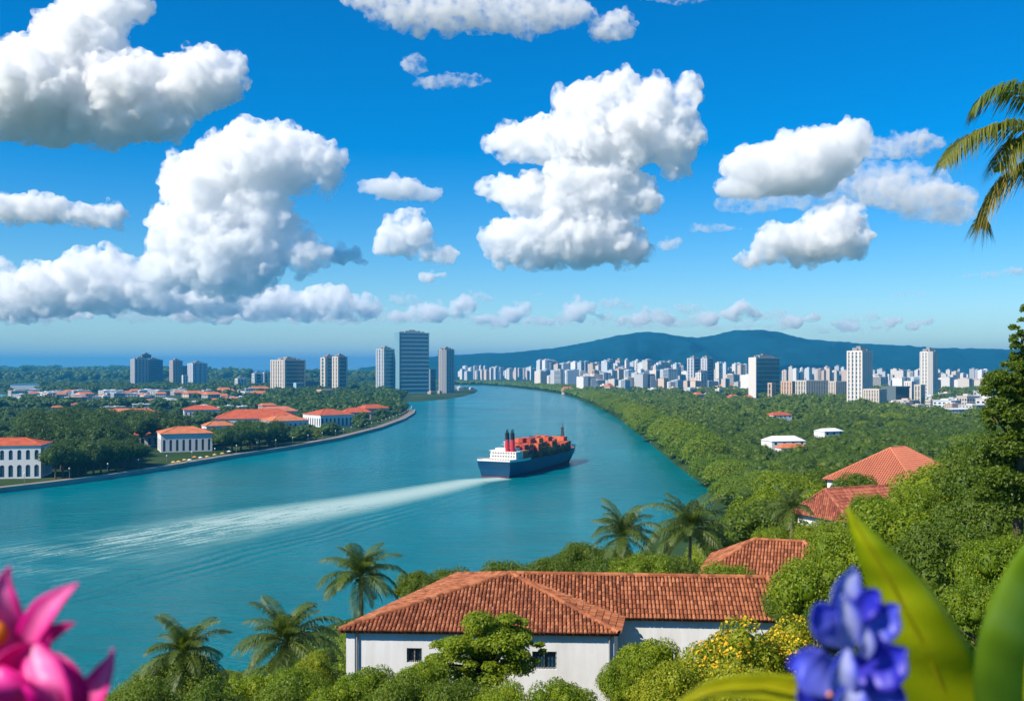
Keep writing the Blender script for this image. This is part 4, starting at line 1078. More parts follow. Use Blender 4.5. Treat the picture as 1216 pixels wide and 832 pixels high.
# ------------------------------------------------------------------ the container ship
def ship():
    S0, S1 = G(588, 566.5).to_2d(), G(667, 548.5).to_2d()
    ax = (S1 - S0); L = ax.length + 12.0; ax.normalize()
    rz = math.atan2(ax.y, ax.x)                                   # local +x is ahead
    t = empty('container_ship', (S0.x, S0.y, 0), rz)
    setp(t, 'navy blue container ship with white deckhouse and red funnels sailing up the river', 'ship')
    navy = principled('navy_hull_paint', (0.008, 0.065, 0.15), 0.4, 0.2, 0.15, spec=0.45)
    red = principled('red_boot_topping', (0.20, 0.02, 0.035), 0.5, 0.2, 0.2)
    white = principled('white_ship_paint', (0.76, 0.74, 0.70), 0.5, 0.05, 0.2)
    deckm = principled('rusty_orange_deck', (0.42, 0.15, 0.07), 0.7, 0.25, 0.3)
    fun = principled('red_funnel_paint', (0.55, 0.03, 0.05), 0.45, 0.1, 0.5)
    blk = principled('black_funnel_top', (0.02, 0.02, 0.022), 0.5, 0.1, 0.5)
    B = 10.6
    N = 40
    def half(s, z):                                                # half breadth at station s in 0..1
        dk = B * (0.93 + 0.07 * min(1, s / 0.12)) if s < 0.72 else B * math.sqrt(max(0, 1 - ((s - 0.72) / 0.28) ** 2.1))
        wl = B * (0.78 + 0.22 * min(1, s / 0.2)) if s < 0.66 else B * max(0, 1 - ((s - 0.66) / 0.32) ** 1.7) if s < 0.98 else 0
        k = min(1, max(0, z / 8.0)) ** 0.7
        return max(0.06, wl * (1 - k) + dk * k)
    def deckz(s): return 8.4 + (2.6 * ((s - 0.62) / 0.38) ** 2 if s > 0.62 else 0) + (0.5 * (1 - s / 0.15) if s < 0.15 else 0)
    def loft(mb, zs_fn):
        rings = []
        for i in range(N + 1):
            s = i / N; x = s * L
            ring = []
            for z in zs_fn(s):
                xx = x + (0.0 if i else -2.2 * max(0, z / 8.4) ** 1.5) + (3.5 * (z / 9) if s > 0.9 else 0) * max(0, (s - 0.9) / 0.1)
                h = half(s, z); ring += [(xx, h, z), (xx, -h, z)]
            rings.append(ring)
        k = len(rings[0]) // 2
        for i in range(N):
            for j in range(k - 1):
                for sd in (0, 1):
                    q = [rings[i][2*j+sd], rings[i+1][2*j+sd], rings[i+1][2*j+2+sd], rings[i][2*j+2+sd]]
                    mb.face(q if sd else q[::-1])
        for j in range(k - 1):                                      # transom
            mb.face([rings[0][2*j], rings[0][2*j+2], rings[0][2*j+3], rings[0][2*j+1]])
            mb.face([rings[N][2*j], rings[N][2*j+1], rings[N][2*j+3], rings[N][2*j+2]])
        return rings
    h = MB(); loft(h, lambda s: [0.6 + 2.9 * s, 4.2, 5.2, 7.0, deckz(s)])
    for i in range(N + 1): pass
    hull = h.build('hull', navy, t)
    lo = MB(); loft(lo, lambda s: [-1.5, 0.0, 0.3 + 1.4 * s, 0.599 + 2.9 * s]); lo.build('boot_topping', red, t)
    d = MB()
    for i in range(N):
        s, s2 = i / N, (i + 1) / N
        a, b = half(s, 8) - 0.15, half(s2, 8) - 0.15; za, zb = deckz(s) - 1.0, deckz(s2) - 1.0
        d.face(((s*L, -a, za), (s2*L, -b, zb), (s2*L, b, zb), (s*L, a, za)))
    d.build('deck', deckm, t)
    # white bulwark stripe and rail round the stern
    r = MB()
    for i in range(9):
        s, s2 = i / N, (i + 1) / N
        for sd in (1, -1):
            x1, x2 = (s*L if i else -2.2), s2*L
            y1, y2 = (half(s, 8) + 0.05) * sd, (half(s2, 8) + 0.05) * sd
            r.face(((x1, y1, deckz(s) - 0.3), (x2, y2, deckz(s2) - 0.3), (x2, y2, deckz(s2) + 1.0), (x1, y1, deckz(s) + 1.0)))
    y = half(0, 8) + 0.05
    r.face(((-2.25, -y, deckz(0) - .3), (-2.25, y, deckz(0) - .3), (-2.25, y, deckz(0) + .9), (-2.25, -y, deckz(0) + .9)))
    r.build('bulwark', white, t)
    # deckhouse, stepped, with bridge wings and windows
    z0 = 7.6; dh = MB()
    dh.box(6.5, 16, -9.6, 6.6, z0, z0 + 3.6); dh.box(6.7, 16, -9.5, 6.4, z0 + 3.603, z0 + 6.4); dh.box(6.9, 15.6, -9.4, 6.2, z0 + 6.403, z0 + 8.6)
    dh.box(9.5, 15.2, -10.6, 8.5, z0 + 8.603, z0 + 8.9); dh.box(10.5, 14.8, -8.2, 5.0, z0 + 8.903, z0 + 10.8)
    dh.box(1.0, 3.4, 4.0, 8.5, z0, z0 + 3); dh.box(-0.5, 2.5, -4, -1.5, z0, z0 + 2.2)
    for k in range(3): dh.box(4.7 + k, 4.9 + k, -9.9, -9.7, z0, z0 + 3)
    house = dh.build('deckhouse', white, t)
    for lv, zz, x in ((0, z0 + 1.4, 6.5), (1, z0 + 4.4, 6.7), (2, z0 + 6.9, 6.9)):
        for k in range(9):
            yv = -8.6 + k * 1.6; w = MB(); w.box(x - 0.05, x + 0.05, yv, yv + 0.75, zz, zz + 1.0); w.build('window', M_BLACK, house)
    for k in range(6):
        xv = 7.2 + k * 1.4
        for zz in (z0 + 1.6, z0 + 4.5): w = MB(); w.box(xv, xv + .7, -9.64 if zz < z0 + 3 else -9.44, -9.5 if zz < z0 + 3 else -9.3, zz, zz + .9); w.build('window', M_BLACK, house)
    house.scale = (1, 1, .70); house.location = (0, 0, z0 * .30)
    for ya in (-6.6, -3.4):                                        # twin funnels
        f = MB(); f.tube([(8.7, ya, z0 + 5.9), (8.4, ya, z0 + 12.8)], [1.3, 1.12], 14)
        fo = f.build('funnel', fun, t, smooth=False)
        c = MB(); c.tube([(8.39, ya, z0 + 12.8), (8.2, ya, z0 + 16.4)], [1.18, 1.15], 14); c.tube([(8.2, ya - .4, z0 + 16.3), (8.1, ya - .4, z0 + 18.4)], .3, 8); c.tube([(8.2, ya + .4, z0 + 16.3), (8.1, ya + .4, z0 + 18.0)], .3, 8)
        c.build('funnel_cap', blk, fo)
    m = MB(); m.tube([(12, 0, z0 + 10.8), (12, 0, z0 + 14.5)], .16, 6); m.tube([(12, -1.6, z0 + 12.8), (12, 1.6, z0 + 12.8)], .1, 5); m.box(11.8, 12.2, -.9, .9, z0 + 14.0, z0 + 14.3)
    m.build('radar_mast', white, t, loc=(0, 0, -3.2))
    # foremast: tapered lattice in red and black
    fm = MB(); xb = L * 0.90; zb = deckz(.9) - 1
    for sx in (-1, 1):
        for sy in (-1, 1): fm.tube([(xb + sx * 1.3, sy * 1.3, zb), (xb + sx * .35, sy * .35, zb + 12.5)], .22, 5)
    for k in range(6):
        zz = zb + 1.5 + k * 2; w = 1.25 - .16 * k; fm.box(xb - w, xb + w, -w, w, zz, zz + .5)
    fm.tube([(xb, 0, zb + 12.5), (xb, 0, zb + 16)], .2, 6); fm.box(xb - .7, xb + .7, -1, 1, zb + 12.5, zb + 13.2)
    fm.build('foremast', principled('dark_mast_paint', (0.07, 0.03, 0.035), .5, .3, .4), t)
    # railings of the stern
    rl = MB()
    for k in range(14):
        yv = -9.6 + k * 19.2 / 13; rl.tube([(-2.1, yv, 8.9), (-2.1, yv, 10.6)], .05, 4, cap=False)
    rl.tube([(-2.1, -9.6, 10.6), (-2.1, 9.6, 10.6)], .05, 4); rl.build('railing', white, t)
    # hatch coamings across the deck
    M = Matrix.Translation((S0.x, S0.y, 0)) @ Matrix.Rotation(rz, 4, 'Z')
    hc = MB()
    for b in range(11): hc.box(18.5 + b * 6.9, 24.6 + b * 6.9, -8.0, 8.0, 7.0, 8.2)
    hc.build('hatch', deckm, t)
    # containers: each a thing of its own
    s = NT('container_paint'); bs = s.n('ShaderNodeBsdfPrincipled'); bs.inputs['Roughness'].default_value = .55
    oi = s.n('ShaderNodeObjectInfo'); nz = s.noise(0.8, 5, .65); s.l(s.mix(s.math('MULTIPLY', nz, .3), oi.outputs['Color'], (0.12, 0.06, 0.04)), bs.inputs['Base Color']); s.l(bs.outputs[0], s.out.inputs['Surface'])
    cm = MB(); l, w, hh = 6.06, 2.44, 2.6
    n = 14
    for sd in (-1, 1):
        prof = []
        for k in range(n * 2 + 1): prof.append((-l/2 + .15 + (l - .3) * k / (2*n), sd * (w/2 - (0.09 if (k // 1) % 2 else 0.0))))
        for (x1, y1), (x2, y2) in zip(prof[:-1], prof[1:]):
            q = ((x1, y1, .12), (x2, y2, .12), (x2, y2, hh - .1), (x1, y1, hh - .1)); cm.face(q if sd < 0 else q[::-1])
    cm.face(((-l/2+.05, -w/2+.05, hh-.05), (l/2-.05, -w/2+.05, hh-.05), (l/2-.05, w/2-.05, hh-.05), (-l/2+.05, w/2-.05, hh-.05)))
    for x in (-l/2 + .06, l/2 - .06): cm.face([(x, -w/2+.06, .1), (x, w/2-.06, .1), (x, w/2-.06, hh-.1), (x, -w/2+.06, hh-.1)][::(1 if x > 0 else -1)])
    for x in (-l/2, l/2 - .16):
        for yv in (-w/2, w/2 - .16): cm.box(x, x + .16, yv, yv + .16, 0, hh)
    for zz in (0, hh - .16):
        for yv in (-w/2 + .01, w/2 - .13): cm.box(-l/2 + .161, l/2 - .161, yv, yv + .12, zz, zz + .15)
    cme = cm.mesh('shipping_container', (s.mat,))
    rng = random.Random(9)
    cols = [((0.74, 0.14, 0.05), 'orange'), ((0.74, 0.14, 0.05), 'orange'), ((0.62, 0.09, 0.03), 'rust red'), ((0.40, 0.05, 0.03), 'dark red'), ((0.72, 0.19, 0.06), 'amber'), ((0.74, 0.14, 0.05), 'orange'), ((0.10, 0.05, 0.05), 'dark brown'), ((0.55, 0.10, 0.03), 'rust red')]
    for b in range(11):
        xs = 21.5 + b * 6.9; s = xs / L
        hb = half(s, 8) - 0.9; nrow = int(2 * hb / 2.55)
        for c in range(nrow):
            tiers = rng.choice((1, 2, 2)) + (1 if 2 < b < 8 else 0) + (1 if abs(c - nrow/2 + .5) < nrow/3.2 else 0)
            for k in range(tiers):
                o = link('shipping_container', cme)
                yv = (c - (nrow - 1) / 2) * 2.52
                o.matrix_world = M @ Matrix.Translation((xs, yv, 8.203 + k * 2.61 + max(0, deckz(s) - 8.4)))
                col, cn = rng.choice(cols); o.color = (*col, 1)
                setp(o, f"{cn} container in the {ordinal(b+1)} bay before the deckhouse, {ordinal(c+1)} column, tier {k+1}", 'container', 'containers stacked on the ship deck')
    return rz
ship()

# ------------------------------------------------------------------ the wake: churned foam lying on the water
def wake():
    px = [(598, 567.5), (560, 571), (500, 583), (440, 594), (380, 604), (300, 617), (220, 632), (140, 648), (60, 664), (-40, 684)]
    wd = [9.0, 14, 20, 24, 28, 32, 36, 40, 44, 50]
    cs = [G(x, y).to_2d() for x, y in px]
    V, F = [], []; K = 24; fine = 12
    pts, ws, al = [], [], []
    for i in range(len(cs) - 1):
        for k in range(fine):
            u = k / fine; pts.append(cs[i].lerp(cs[i+1], u)); ws.append(wd[i] * (1-u) + wd[i+1] * u); al.append((i + u) / (len(cs) - 1))
    uvs = []
    for i, p in enumerate(pts):
        d = (pts[min(i+1, len(pts)-1)] - pts[max(i-1, 0)]).normalized(); n = Vector((-d.y, d.x))
        for k in range(K + 1):
            c = (k / K * 2 - 1); q = p + n * c * ws[i]; V.append((q.x, q.y, 0.03)); uvs.append((c * .5 + .5, al[i]))
    idx = np.arange(len(pts) * (K+1)).reshape(len(pts), K+1)
    q = np.stack([idx[:-1, :-1], idx[1:, :-1], idx[1:, 1:], idx[:-1, 1:]], -1).reshape(-1, 4)
    s = NT('foam_on_water')
    uv = s.n('ShaderNodeUVMap'); uv.uv_map = 'along'
    sep = s.n('ShaderNodeSeparateXYZ'); s.l(uv.outputs[0], sep.inputs[0])
    u, v = sep.outputs[0], sep.outputs[1]
    tc = s.n('ShaderNodeTexCoord'); mp = s.n('ShaderNodeMapping')
    d = (cs[-1] - cs[0]); mp.vector_type = 'TEXTURE'; mp.inputs['Rotation'].default_value = (0, 0, math.atan2(d.y, d.x)); mp.inputs['Scale'].default_value = (7.0, 1.0, 1.0)
    s.l(tc.outputs['Object'], mp.inputs['Vector'])
    n1 = s.noise(0.34, 5, .7, vec=mp.outputs[0]); n2 = s.noise(0.9, 5, .7); n3 = s.noise(.05, 3, .5)
    c = s.math('ABSOLUTE', s.math('SUBTRACT', s.math('MULTIPLY', u, 2.0), 1.0))
    edge = s.math('SUBTRACT', 1.0, s.math('POWER', c, 2.2))
    fade = s.math('POWER', s.math('SUBTRACT', 1.05, v, clamp=True), 1.0)
    core = s.math('ADD', s.math('MULTIPLY', n1, 0.95), s.math('ADD', s.math('MULTIPLY', n2, .55), s.math('MULTIPLY', n3, .35)))
    a = s.math('SUBTRACT', s.math('ADD', s.math('MULTIPLY', core, .85), s.math('MULTIPLY', fade, .58)), 0.86)
    a = s.math('MULTIPLY', s.math('MULTIPLY', a, 4.2, clamp=True), edge, clamp=True)
    near = s.math('MULTIPLY', s.math('SUBTRACT', 1.0, s.math('MULTIPLY', v, 5.0), clamp=True), edge)
    a = s.math('MAXIMUM', s.math('MULTIPLY', a, .68), s.math('MULTIPLY', near, s.math('ADD', -.05, s.math('MULTIPLY', n1, 1.25))), clamp=True)
    df = s.n('ShaderNodeBsdfDiffuse'); s.l(s.mix(a, (0.16, 0.48, 0.47), (0.66, 0.76, 0.72)), df.inputs['Color'])
    tr = s.n('ShaderNodeBsdfTransparent'); mx = s.n('ShaderNodeMixShader'); s.l(a, mx.inputs[0]); s.l(tr.outputs[0], mx.inputs[1]); s.l(df.outputs[0], mx.inputs[2])
    s.l(mx.outputs[0], s.out.inputs['Surface'])
    me = mesh_np('wake_foam', V, q, [s.mat])
    ul = me.uv_layers.new(name='along')
    li = np.zeros(len(me.loops), np.int32); me.loops.foreach_get('vertex_index', li)
    ul.data.foreach_set('uv', np.array(uvs, np.float32)[li].ravel())
    o = link('wake_foam', me); o['kind'] = 'stuff'
wake()

# ------------------------------------------------------------------ embankment of the left shore
def embankment():
    line = [G(x, y).to_2d() for x, y in [(-520, 648)] + LEFT_BANK[1:13]]
    dense = []
    for a, b in zip(line[:-1], line[1:]):
        n = max(1, int((b - a).length / 12))
        dense += [a.lerp(b, k / n) for k in range(n)]
    dense.append(line[-1])
    nl = []
    for i, p in enumerate(dense):
        d = (dense[min(i+1, len(dense)-1)] - dense[max(i-1, 0)]).normalized(); nl.append(Vector((-d.y, d.x)))
    def strip(o0, o1, z0, z1):
        mb = MB()
        for i in range(len(dense) - 1):
            a, b = dense[i], dense[i+1]; na_, nb = nl[i], nl[i+1]
            q = [a + na_*o0, b + nb*o0, b + nb*o1, a + na_*o1]
            lo = [(p.x, p.y, z0) for p in q]; hi = [(p.x, p.y, z1) for p in q]
            mb.add(lo + hi, ((4,5,6,7), (0,1,5,4), (2,3,7,6)))
        return mb
    w = strip(-3.0, -1.8, -2.5, 2.55).build('seawall', M_CONC); setp(w, 'long grey stone seawall along the left river bank', 'seawall')
    pth = strip(-1.8, 5.0, -2.0, 2.2).build('promenade', principled('pale_paving', (0.22, 0.18, 0.15), .9, .15, .3)); pth['kind'] = 'structure'
    # lamps and parasols on the promenade
    lm = MB(); lm.tube([(0, 0, 0), (0, 0, 5.2)], [.11, .07], 7); lamp = empty('street_lamp'); setp(lamp, 'x', 'lamp')
    lm.build('pole', M_STEEL, lamp); h2 = MB(); h2.tube([(0, 0, 5.2), (0, 0, 5.35), (0, 0, 5.9), (0, 0, 6.0)], [.12, .32, .36, .1], 8); h2.build('lamp_head', M_WALL, lamp)
    L = 0; first = True; cnt = 0
    for i in range(len(dense) - 1):
        L += (dense[i+1] - dense[i]).length
        if L > 24 and -30 < (CX + dense[i].x / dense[i].y * FPX) < 492:
            L = 0; cnt += 1
            o = lamp if first else copy_tree(lamp); first = False
            p = dense[i] + nl[i] * 1.2; o.location = (p.x, p.y, 2.2)
            setp(o, f"pale promenade lamp by the seawall, {ordinal(cnt)} from the left edge", 'lamp', 'lamps along the promenade')
    pm = MB(); n = 8
    for k in range(n):
        a, b = 2*math.pi*k/n, 2*math.pi*(k+1)/n
        pm.face(((0,0,3.2), (1.9*math.cos(a), 1.9*math.sin(a), 2.4), (1.9*math.cos(b), 1.9*math.sin(b), 2.4))); pm.face(((1.9*math.cos(b), 1.9*math.sin(b), 2.4), (1.9*math.cos(a), 1.9*math.sin(a), 2.4), (1.9*math.cos(a), 1.9*math.sin(a), 2.2), (1.9*math.cos(b), 1.9*math.sin(b), 2.2)))
    par = empty('parasol'); setp(par, 'x', 'parasol'); cv = pm.build('canopy', principled('parasol_cloth', (.6, .6, .6), .8, .05, 1, objcol=True), par)
    q = MB(); q.tube([(0,0,0), (0,0,3.1)], .05, 6); q.build('pole', M_STEEL, par)
    rng = random.Random(3); first = True
    for k, px in enumerate((206, 212, 219, 225, 231, 238, 246, 255, 264, 272)):
        o = par if first else copy_tree(par); first = False
        x, y = (px - CX) / FPX, 0
        ylo = np.interp(px, [p[0] for p in LEFT_BANK], [p[1] for p in LEFT_BANK]); g_ = G(px, ylo - rng.uniform(2.6, 5.5), 2.2)
        o.scale = (.75, .75, .8); o.location = g_; c, n_ = rng.choice((((.8, .78, .72), 'white'), ((.75, .3, .06), 'orange'), ((.7, .5, .1), 'yellow')))
        for ch in o.children:
            if ch.name.startswith('canopy'): ch.color = (*c, 1)
        setp(o, f"{n_} parasol before the arcaded hall, {ordinal(k+1)} along the promenade from the left", 'parasol', 'parasols on the promenade')
embankment()
# ------------------------------------------------------------------ vegetation
LM_DARK = leaf_mat('dark_foliage', (0.012, 0.045, 0.006), (0.06, 0.12, 0.012), 0.2, 0.3)
LM_MID = leaf_mat('green_foliage', (0.032, 0.08, 0.005), (0.16, 0.22, 0.012), 0.32, 0.35, 0.5)
LM_MANG = leaf_mat('mangrove_foliage', (0.075, 0.155, 0.005), (0.23, 0.30, 0.012), 0.3, 0.35, 0.5)
LM_BRIGHT = leaf_mat('bright_foliage', (0.07, 0.15, 0.004), (0.30, 0.36, 0.012), 0.4)
LM_YEL = leaf_mat('yellow_green_foliage', (0.14, 0.22, 0.006), (0.46, 0.42, 0.015), 0.35)
LM_FLOW = leaf_mat('yellow_orange_blossom', (0.74, 0.38, 0.01), (0.82, 0.62, 0.03), 0.25)
LM_PALM = leaf_mat('palm_foliage', (0.025, 0.065, 0.008), (0.14, 0.19, 0.02), 0.25, 0.5)
LM_PALM_LIT = leaf_mat('painted_sunlit_palm', (0.08, 0.11, 0.01), (0.32, 0.29, 0.03), 0.3, 0.5)  # lit copy of the palm foliage, sunlight painted into its golden leaf colour
LM_DRY = leaf_mat('dry_palm_foliage', (0.22, 0.16, 0.03), (0.36, 0.30, 0.06), 0.3, 0.3)
M_BARK = principled('grey_brown_bark', (0.12, 0.085, 0.055), .95, .3, 1.2, spec=.1, bump=.6, bscale=9)
M_PALMBARK = principled('ringed_palm_bark', (0.22, 0.17, 0.12), .95, .25, 1.6, spec=.1, bump=.6, bscale=14)

def leaves(rng, C, N, size, aspect=0.55, up=0.3, jit=0.7, fold=0.0):
    """leaf-shaped quads at C, facing about N"""
    n = len(C)
    nn = N + rng.normal(0, jit, (n, 3)) + np.array([0, 0, up]); nn /= np.linalg.norm(nn, axis=1, keepdims=True) + 1e-9
    t = np.cross(nn, rng.normal(size=(n, 3))); t /= np.linalg.norm(t, axis=1, keepdims=True) + 1e-9
    b = np.cross(nn, t)
    s = (size * rng.uniform(0.6, 1.3, n))[:, None]
    V = np.stack([C - t * s * .5, C + b * s * aspect * .5 + nn * s * .06, C + t * s * .5, C - b * s * aspect * .5 + nn * s * .06], 1)
    return V.reshape(-1, 3), np.arange(n * 4).reshape(-1, 4)

def crown_pts(rng, lobes, n, rlo=0.72, rhi=1.08):
    lobes = np.asarray(lobes, float)             # cx cy cz rx ry rz
    wt = (lobes[:, 3] * lobes[:, 5] + lobes[:, 3] * lobes[:, 4]); wt /= wt.sum()
    k = rng.choice(len(lobes), n, p=wt)
    d = rng.normal(size=(n, 3)); d[:, 2] += 0.25; d /= np.linalg.norm(d, axis=1, keepdims=True)
    low = d[:, 2] < -0.35; d[low, 2] *= -1
    r = rng.uniform(rlo, rhi, n) ** 0.7
    C = lobes[k, :3] + d * lobes[k, 3:6] * r[:, None]
    keep = np.ones(n, bool)
    for j in range(len(lobes)):
        q = (C - lobes[j, :3]) / lobes[j, 3:6]; keep &= ~((np.einsum('ij,ij->i', q, q) < 0.42) & (k != j))
    return C[keep], (d / lobes[k, 3:6] * lobes[k, 3:4])[keep]

def dome_lobes(rng, R, H, z0, n, rr=0.42, flat=1.0, mid=.62):
    out = [(0, 0, z0 + H * .42, R * mid, R * mid, H * (mid * .5 + .15))]
    ga = math.pi * (3 - 5 ** .5)
    for i in range(n):
        t = (i + .5) / n; el = math.asin(1 - 1.15 * t) if 1 - 1.15 * t > -1 else -0.9
        a = i * ga + rng.uniform(-.4, .4); k = rng.uniform(.52, .86)
        r = rr * R * rng.uniform(.7, 1.25)
        out.append((R * k * math.cos(el) * math.cos(a), R * k * math.cos(el) * math.sin(a), z0 + H * (.42 + .5 * k * math.sin(el)), r, r, r * .8 * flat))
    return out

def core_mesh(lobes, k=0.72, sub=2):
    Vs, Fs, n = [], [], 0
    for l in lobes:
        sv, sf = ico(sub if sub < 3 else 2); v = sv * np.array(l[3:6]) * k + np.array(l[:3]); Vs.append(v); Fs.append(sf + n); n += len(v)
    return np.concatenate(Vs), np.concatenate(Fs)

def crown_mesh(name, seed, lobes, n, size, mat, core=0.66, extra=None, rlo=.68, rhi=1.14, **kw):
    rng = np.random.default_rng(seed)
    C, N = crown_pts(rng, lobes, n, rlo, rhi)
    V, F = leaves(rng, C, N, size, **kw)
    mats = [mat]; Fl = [F]; mi = [np.zeros(len(F), int)]
    if core:
        cv, cf = core_mesh(lobes, core, 1); Fl.append(cf + len(V)); V = np.concatenate([V, cv]); mi.append(np.zeros(len(cf), int))
    if extra:
        em, en, es, side = extra
        C, N = crown_pts(rng, lobes, en, 0.98, 1.12)
        # blossoms sit in bunches
        h = np.array([mnoise.noise(Vector(c * side)) for c in C]); C, N = C[h > 0.02], N[h > 0.02]
        ev, ef = leaves(rng, C, N, es, aspect=.9, up=.5, jit=.5); Fl.append(ef + len(V)); V = np.concatenate([V, ev]); mats.append(em); mi.append(np.ones(len(ef), int))
    return mesh_np(name, V, Fl, mats, np.concatenate(mi))

def trunk_mesh(seed, height, r, spread, nl=5):
    rng = random.Random(seed); mb = MB()
    top = Vector((rng.uniform(-.3, .3), rng.uniform(-.3, .3), height))
    pts = [Vector((0, 0, -1.5)), Vector((0, 0, 0)), top * .5 + Vector((rng.uniform(-.2, .2), rng.uniform(-.2, .2), 0)), top]
    mb.tube(pts, [r * 1.5, r * 1.15, r * .85, r * .6], 9)
    for i in range(nl):
        a = 2 * math.pi * i / nl + rng.uniform(-.5, .5); k = rng.uniform(.6, .98)
        s = top * k; e = s + Vector((math.cos(a) * spread, math.sin(a) * spread, spread * rng.uniform(.35, .8)))
        mb.tube([s, s.lerp(e, .5) + Vector((0, 0, spread * .1)), e], [r * .5, r * .36, r * .15], 6)
    return mb.mesh('trunk', (M_BARK,), True)

class Kind:
    def __init__(s, name, crown, trunk, R, H): s.name, s.crown, s.trunk, s.R, s.H = name, crown, trunk, R, H
def make_kind(name, seed, R, H, trunk_h, nlob, nleaf, size, mat, rr=.42, flat=1.0, core=.66, mid=.62, **kw):
    rng = random.Random(seed); lb = dome_lobes(rng, R, H - trunk_h, trunk_h, nlob, rr, flat, mid)
    return Kind(name, crown_mesh('crown', seed, lb, nleaf, size, mat, core, **kw), trunk_mesh(seed, trunk_h + (H - trunk_h) * .3, R * .05 + .06, R * .55), R, H)
def plant(kind, x, y, z, R, H, label, cat, group, rz=None, rng=random):
    t = empty(kind.name, (x, y, z), rz if rz is not None else rng.uniform(0, 6.28))
    t.scale = (R / kind.R, R / kind.R, H / kind.H)
    setp(t, label, cat, group)
    c = link('crown', kind.crown, t); tr = link('trunk', kind.trunk, t)
    k = (R / kind.R) / (H / kind.H) * 1.45
    if k < 1:                                   # tall for its width: the crown keeps its shape and rides on a longer stem
        c.scale = (1, 1, k); c.location = (0, 0, kind.H * (1 - k)); tr.scale = (1, 1, 1.15)
    return t

FAR_D = [make_kind('broadleaf_tree', 100 + i, 7, 11, 2.5, 15, 3600, .62, LM_DARK) for i in range(3)]
FAR_M = [make_kind('broadleaf_tree', 110 + i, 7, 11, 2.5, 15, 3600, .58, LM_MID) for i in range(3)]
FAR_B = [make_kind('broadleaf_tree', 116 + i, 7, 11, 2.5, 15, 3600, .6, LM_BRIGHT) for i in range(2)]
MANG = [make_kind('mangrove_tree', 120 + i, 13, 17, .5, 26, 13000, .85, LM_MANG, rr=.25, core=.8, mid=.86) for i in range(3)]
NEAR_M = [make_kind('broadleaf_tree', 130 + i, 4, 6.5, 1.4, 22, 12000, .24, LM_MID, rr=.36) for i in range(2)]
NEAR_B = [make_kind('broadleaf_tree', 140 + i, 4, 6.0, 1.2, 24, 13000, .22, LM_BRIGHT, rr=.36) for i in range(2)]
SHR_B = [make_kind('shrub', 150 + i, 2.4, 3.4, .3, 22, 16000, .125, LM_BRIGHT, rr=.38) for i in range(2)]
SHR_M = [make_kind('shrub', 160 + i, 2.4, 3.4, .3, 22, 15000, .13, LM_MID, rr=.38) for i in range(2)]
SHR_Y = [make_kind('flowering_shrub', 170, 2.6, 3.6, .3, 24, 15000, .13, LM_YEL, rr=.36, extra=(LM_FLOW, 2600, .14, .8))]
SHR_Y2 = [make_kind('shrub', 172, 2.6, 3.6, .3, 24, 16000, .13, LM_YEL, rr=.36)]

def blocked(x, y, r):
    return any((x - e[0]) ** 2 + (y - e[1]) ** 2 < (e[2] + r * .55) ** 2 for e in EXCL)
YL = [(-200, 835), (100, 835), (140, 800), (200, 772), (270, 800), (300, 795), (380, 770), (400, 735), (470, 690), (520, 672), (600, 664), (655, 652), (700, 648), (780, 640), (830, 640), (862, 602), (900, 545), (960, 530), (1010, 522), (1100, 520), (1160, 500), (1400, 480)]
def proj(x, y, z): return CX + x / y * FPX, HY + (CAMZ - z) / y * FPX
def sight_ok(x, y, z, R, H):
    """the water and the houses stay in view over this plant"""
    u, v = proj(x, y, z + H); w = R / y * FPX
    if y < 430:
        for uu in (u - w * .7, u, u + w * .7):
            if v < np.interp(uu, [p[0] for p in YL], [p[1] for p in YL]): return False
    vb = HY + (CAMZ - z) / y * FPX
    for x0, x1, y0, y1, D in CLEAR:
        if y < D and u + w * .9 > x0 and u - w * .9 < x1 and v < y1 and vb > y0: return False
    return True

# right bank: mangroves along the waterline
rb = [G(x, y).to_2d() for x, y in reversed(RIGHT_BANK)]
rng = random.Random(77)
line = []
for a, b in zip(rb[:-1], rb[1:]):
    n = max(1, int((b - a).length / 3)); line += [a.lerp(b, k / n) for k in range(n)]
def along_bank(off, sp, dmax, dmin=0):
    out, acc = [], 0
    for i in range(1, len(line) - 1):
        acc += (line[i] - line[i-1]).length
        if acc > sp * (1 + line[i].y / 2200.0):
            acc = rng.uniform(-2, 2); d = (line[i+1] - line[i-1]).normalized(); nrm = Vector((d.y, -d.x))
            if nrm.x < 0: nrm = -nrm
            p = line[i] + nrm * (off * (1 + line[i].y / 4000) + rng.uniform(-2, 2))
            if dmin <= p.y < dmax: out.append(p)
    return out
for r_, (off, sp, dmax, Rm, Hm, nm) in enumerate(((8, 27, 1750, 15.5, 19, 'waterline row'),)):
    for i, p in enumerate(along_bank(off, sp, dmax)):
        R = Rm * rng.uniform(.75, 1.3); H = Hm * rng.uniform(.75, 1.25) * (1 if p.y > 520 else .8)
        z = max(gz(p.x, p.y), -.5) - .3
        plant(rng.choice(MANG), p.x, p.y, z, R, H, f"rounded mangrove on the right river bank, {ordinal(i+1)} of the {nm} from the near end", 'tree', 'mangroves along the right bank', rng=rng)
        EXCL.append((p.x, p.y, R * .5))

for k, (px, py) in enumerate(((876, 597), (893, 588), (906, 601), (872, 607), (888, 611), (915, 585))):
    g_ = G(px, py, 1.5); R = rng.uniform(9, 12)
    plant(rng.choice(MANG), g_.x, g_.y, max(gz(g_.x, g_.y), -.4) - .3, R, R * 1.1, f"mangrove at the near end of the right bank, {ordinal(k+1)} of that clump", 'tree', 'mangroves along the right bank', rng=rng); EXCL.append((g_.x, g_.y, R * .5))

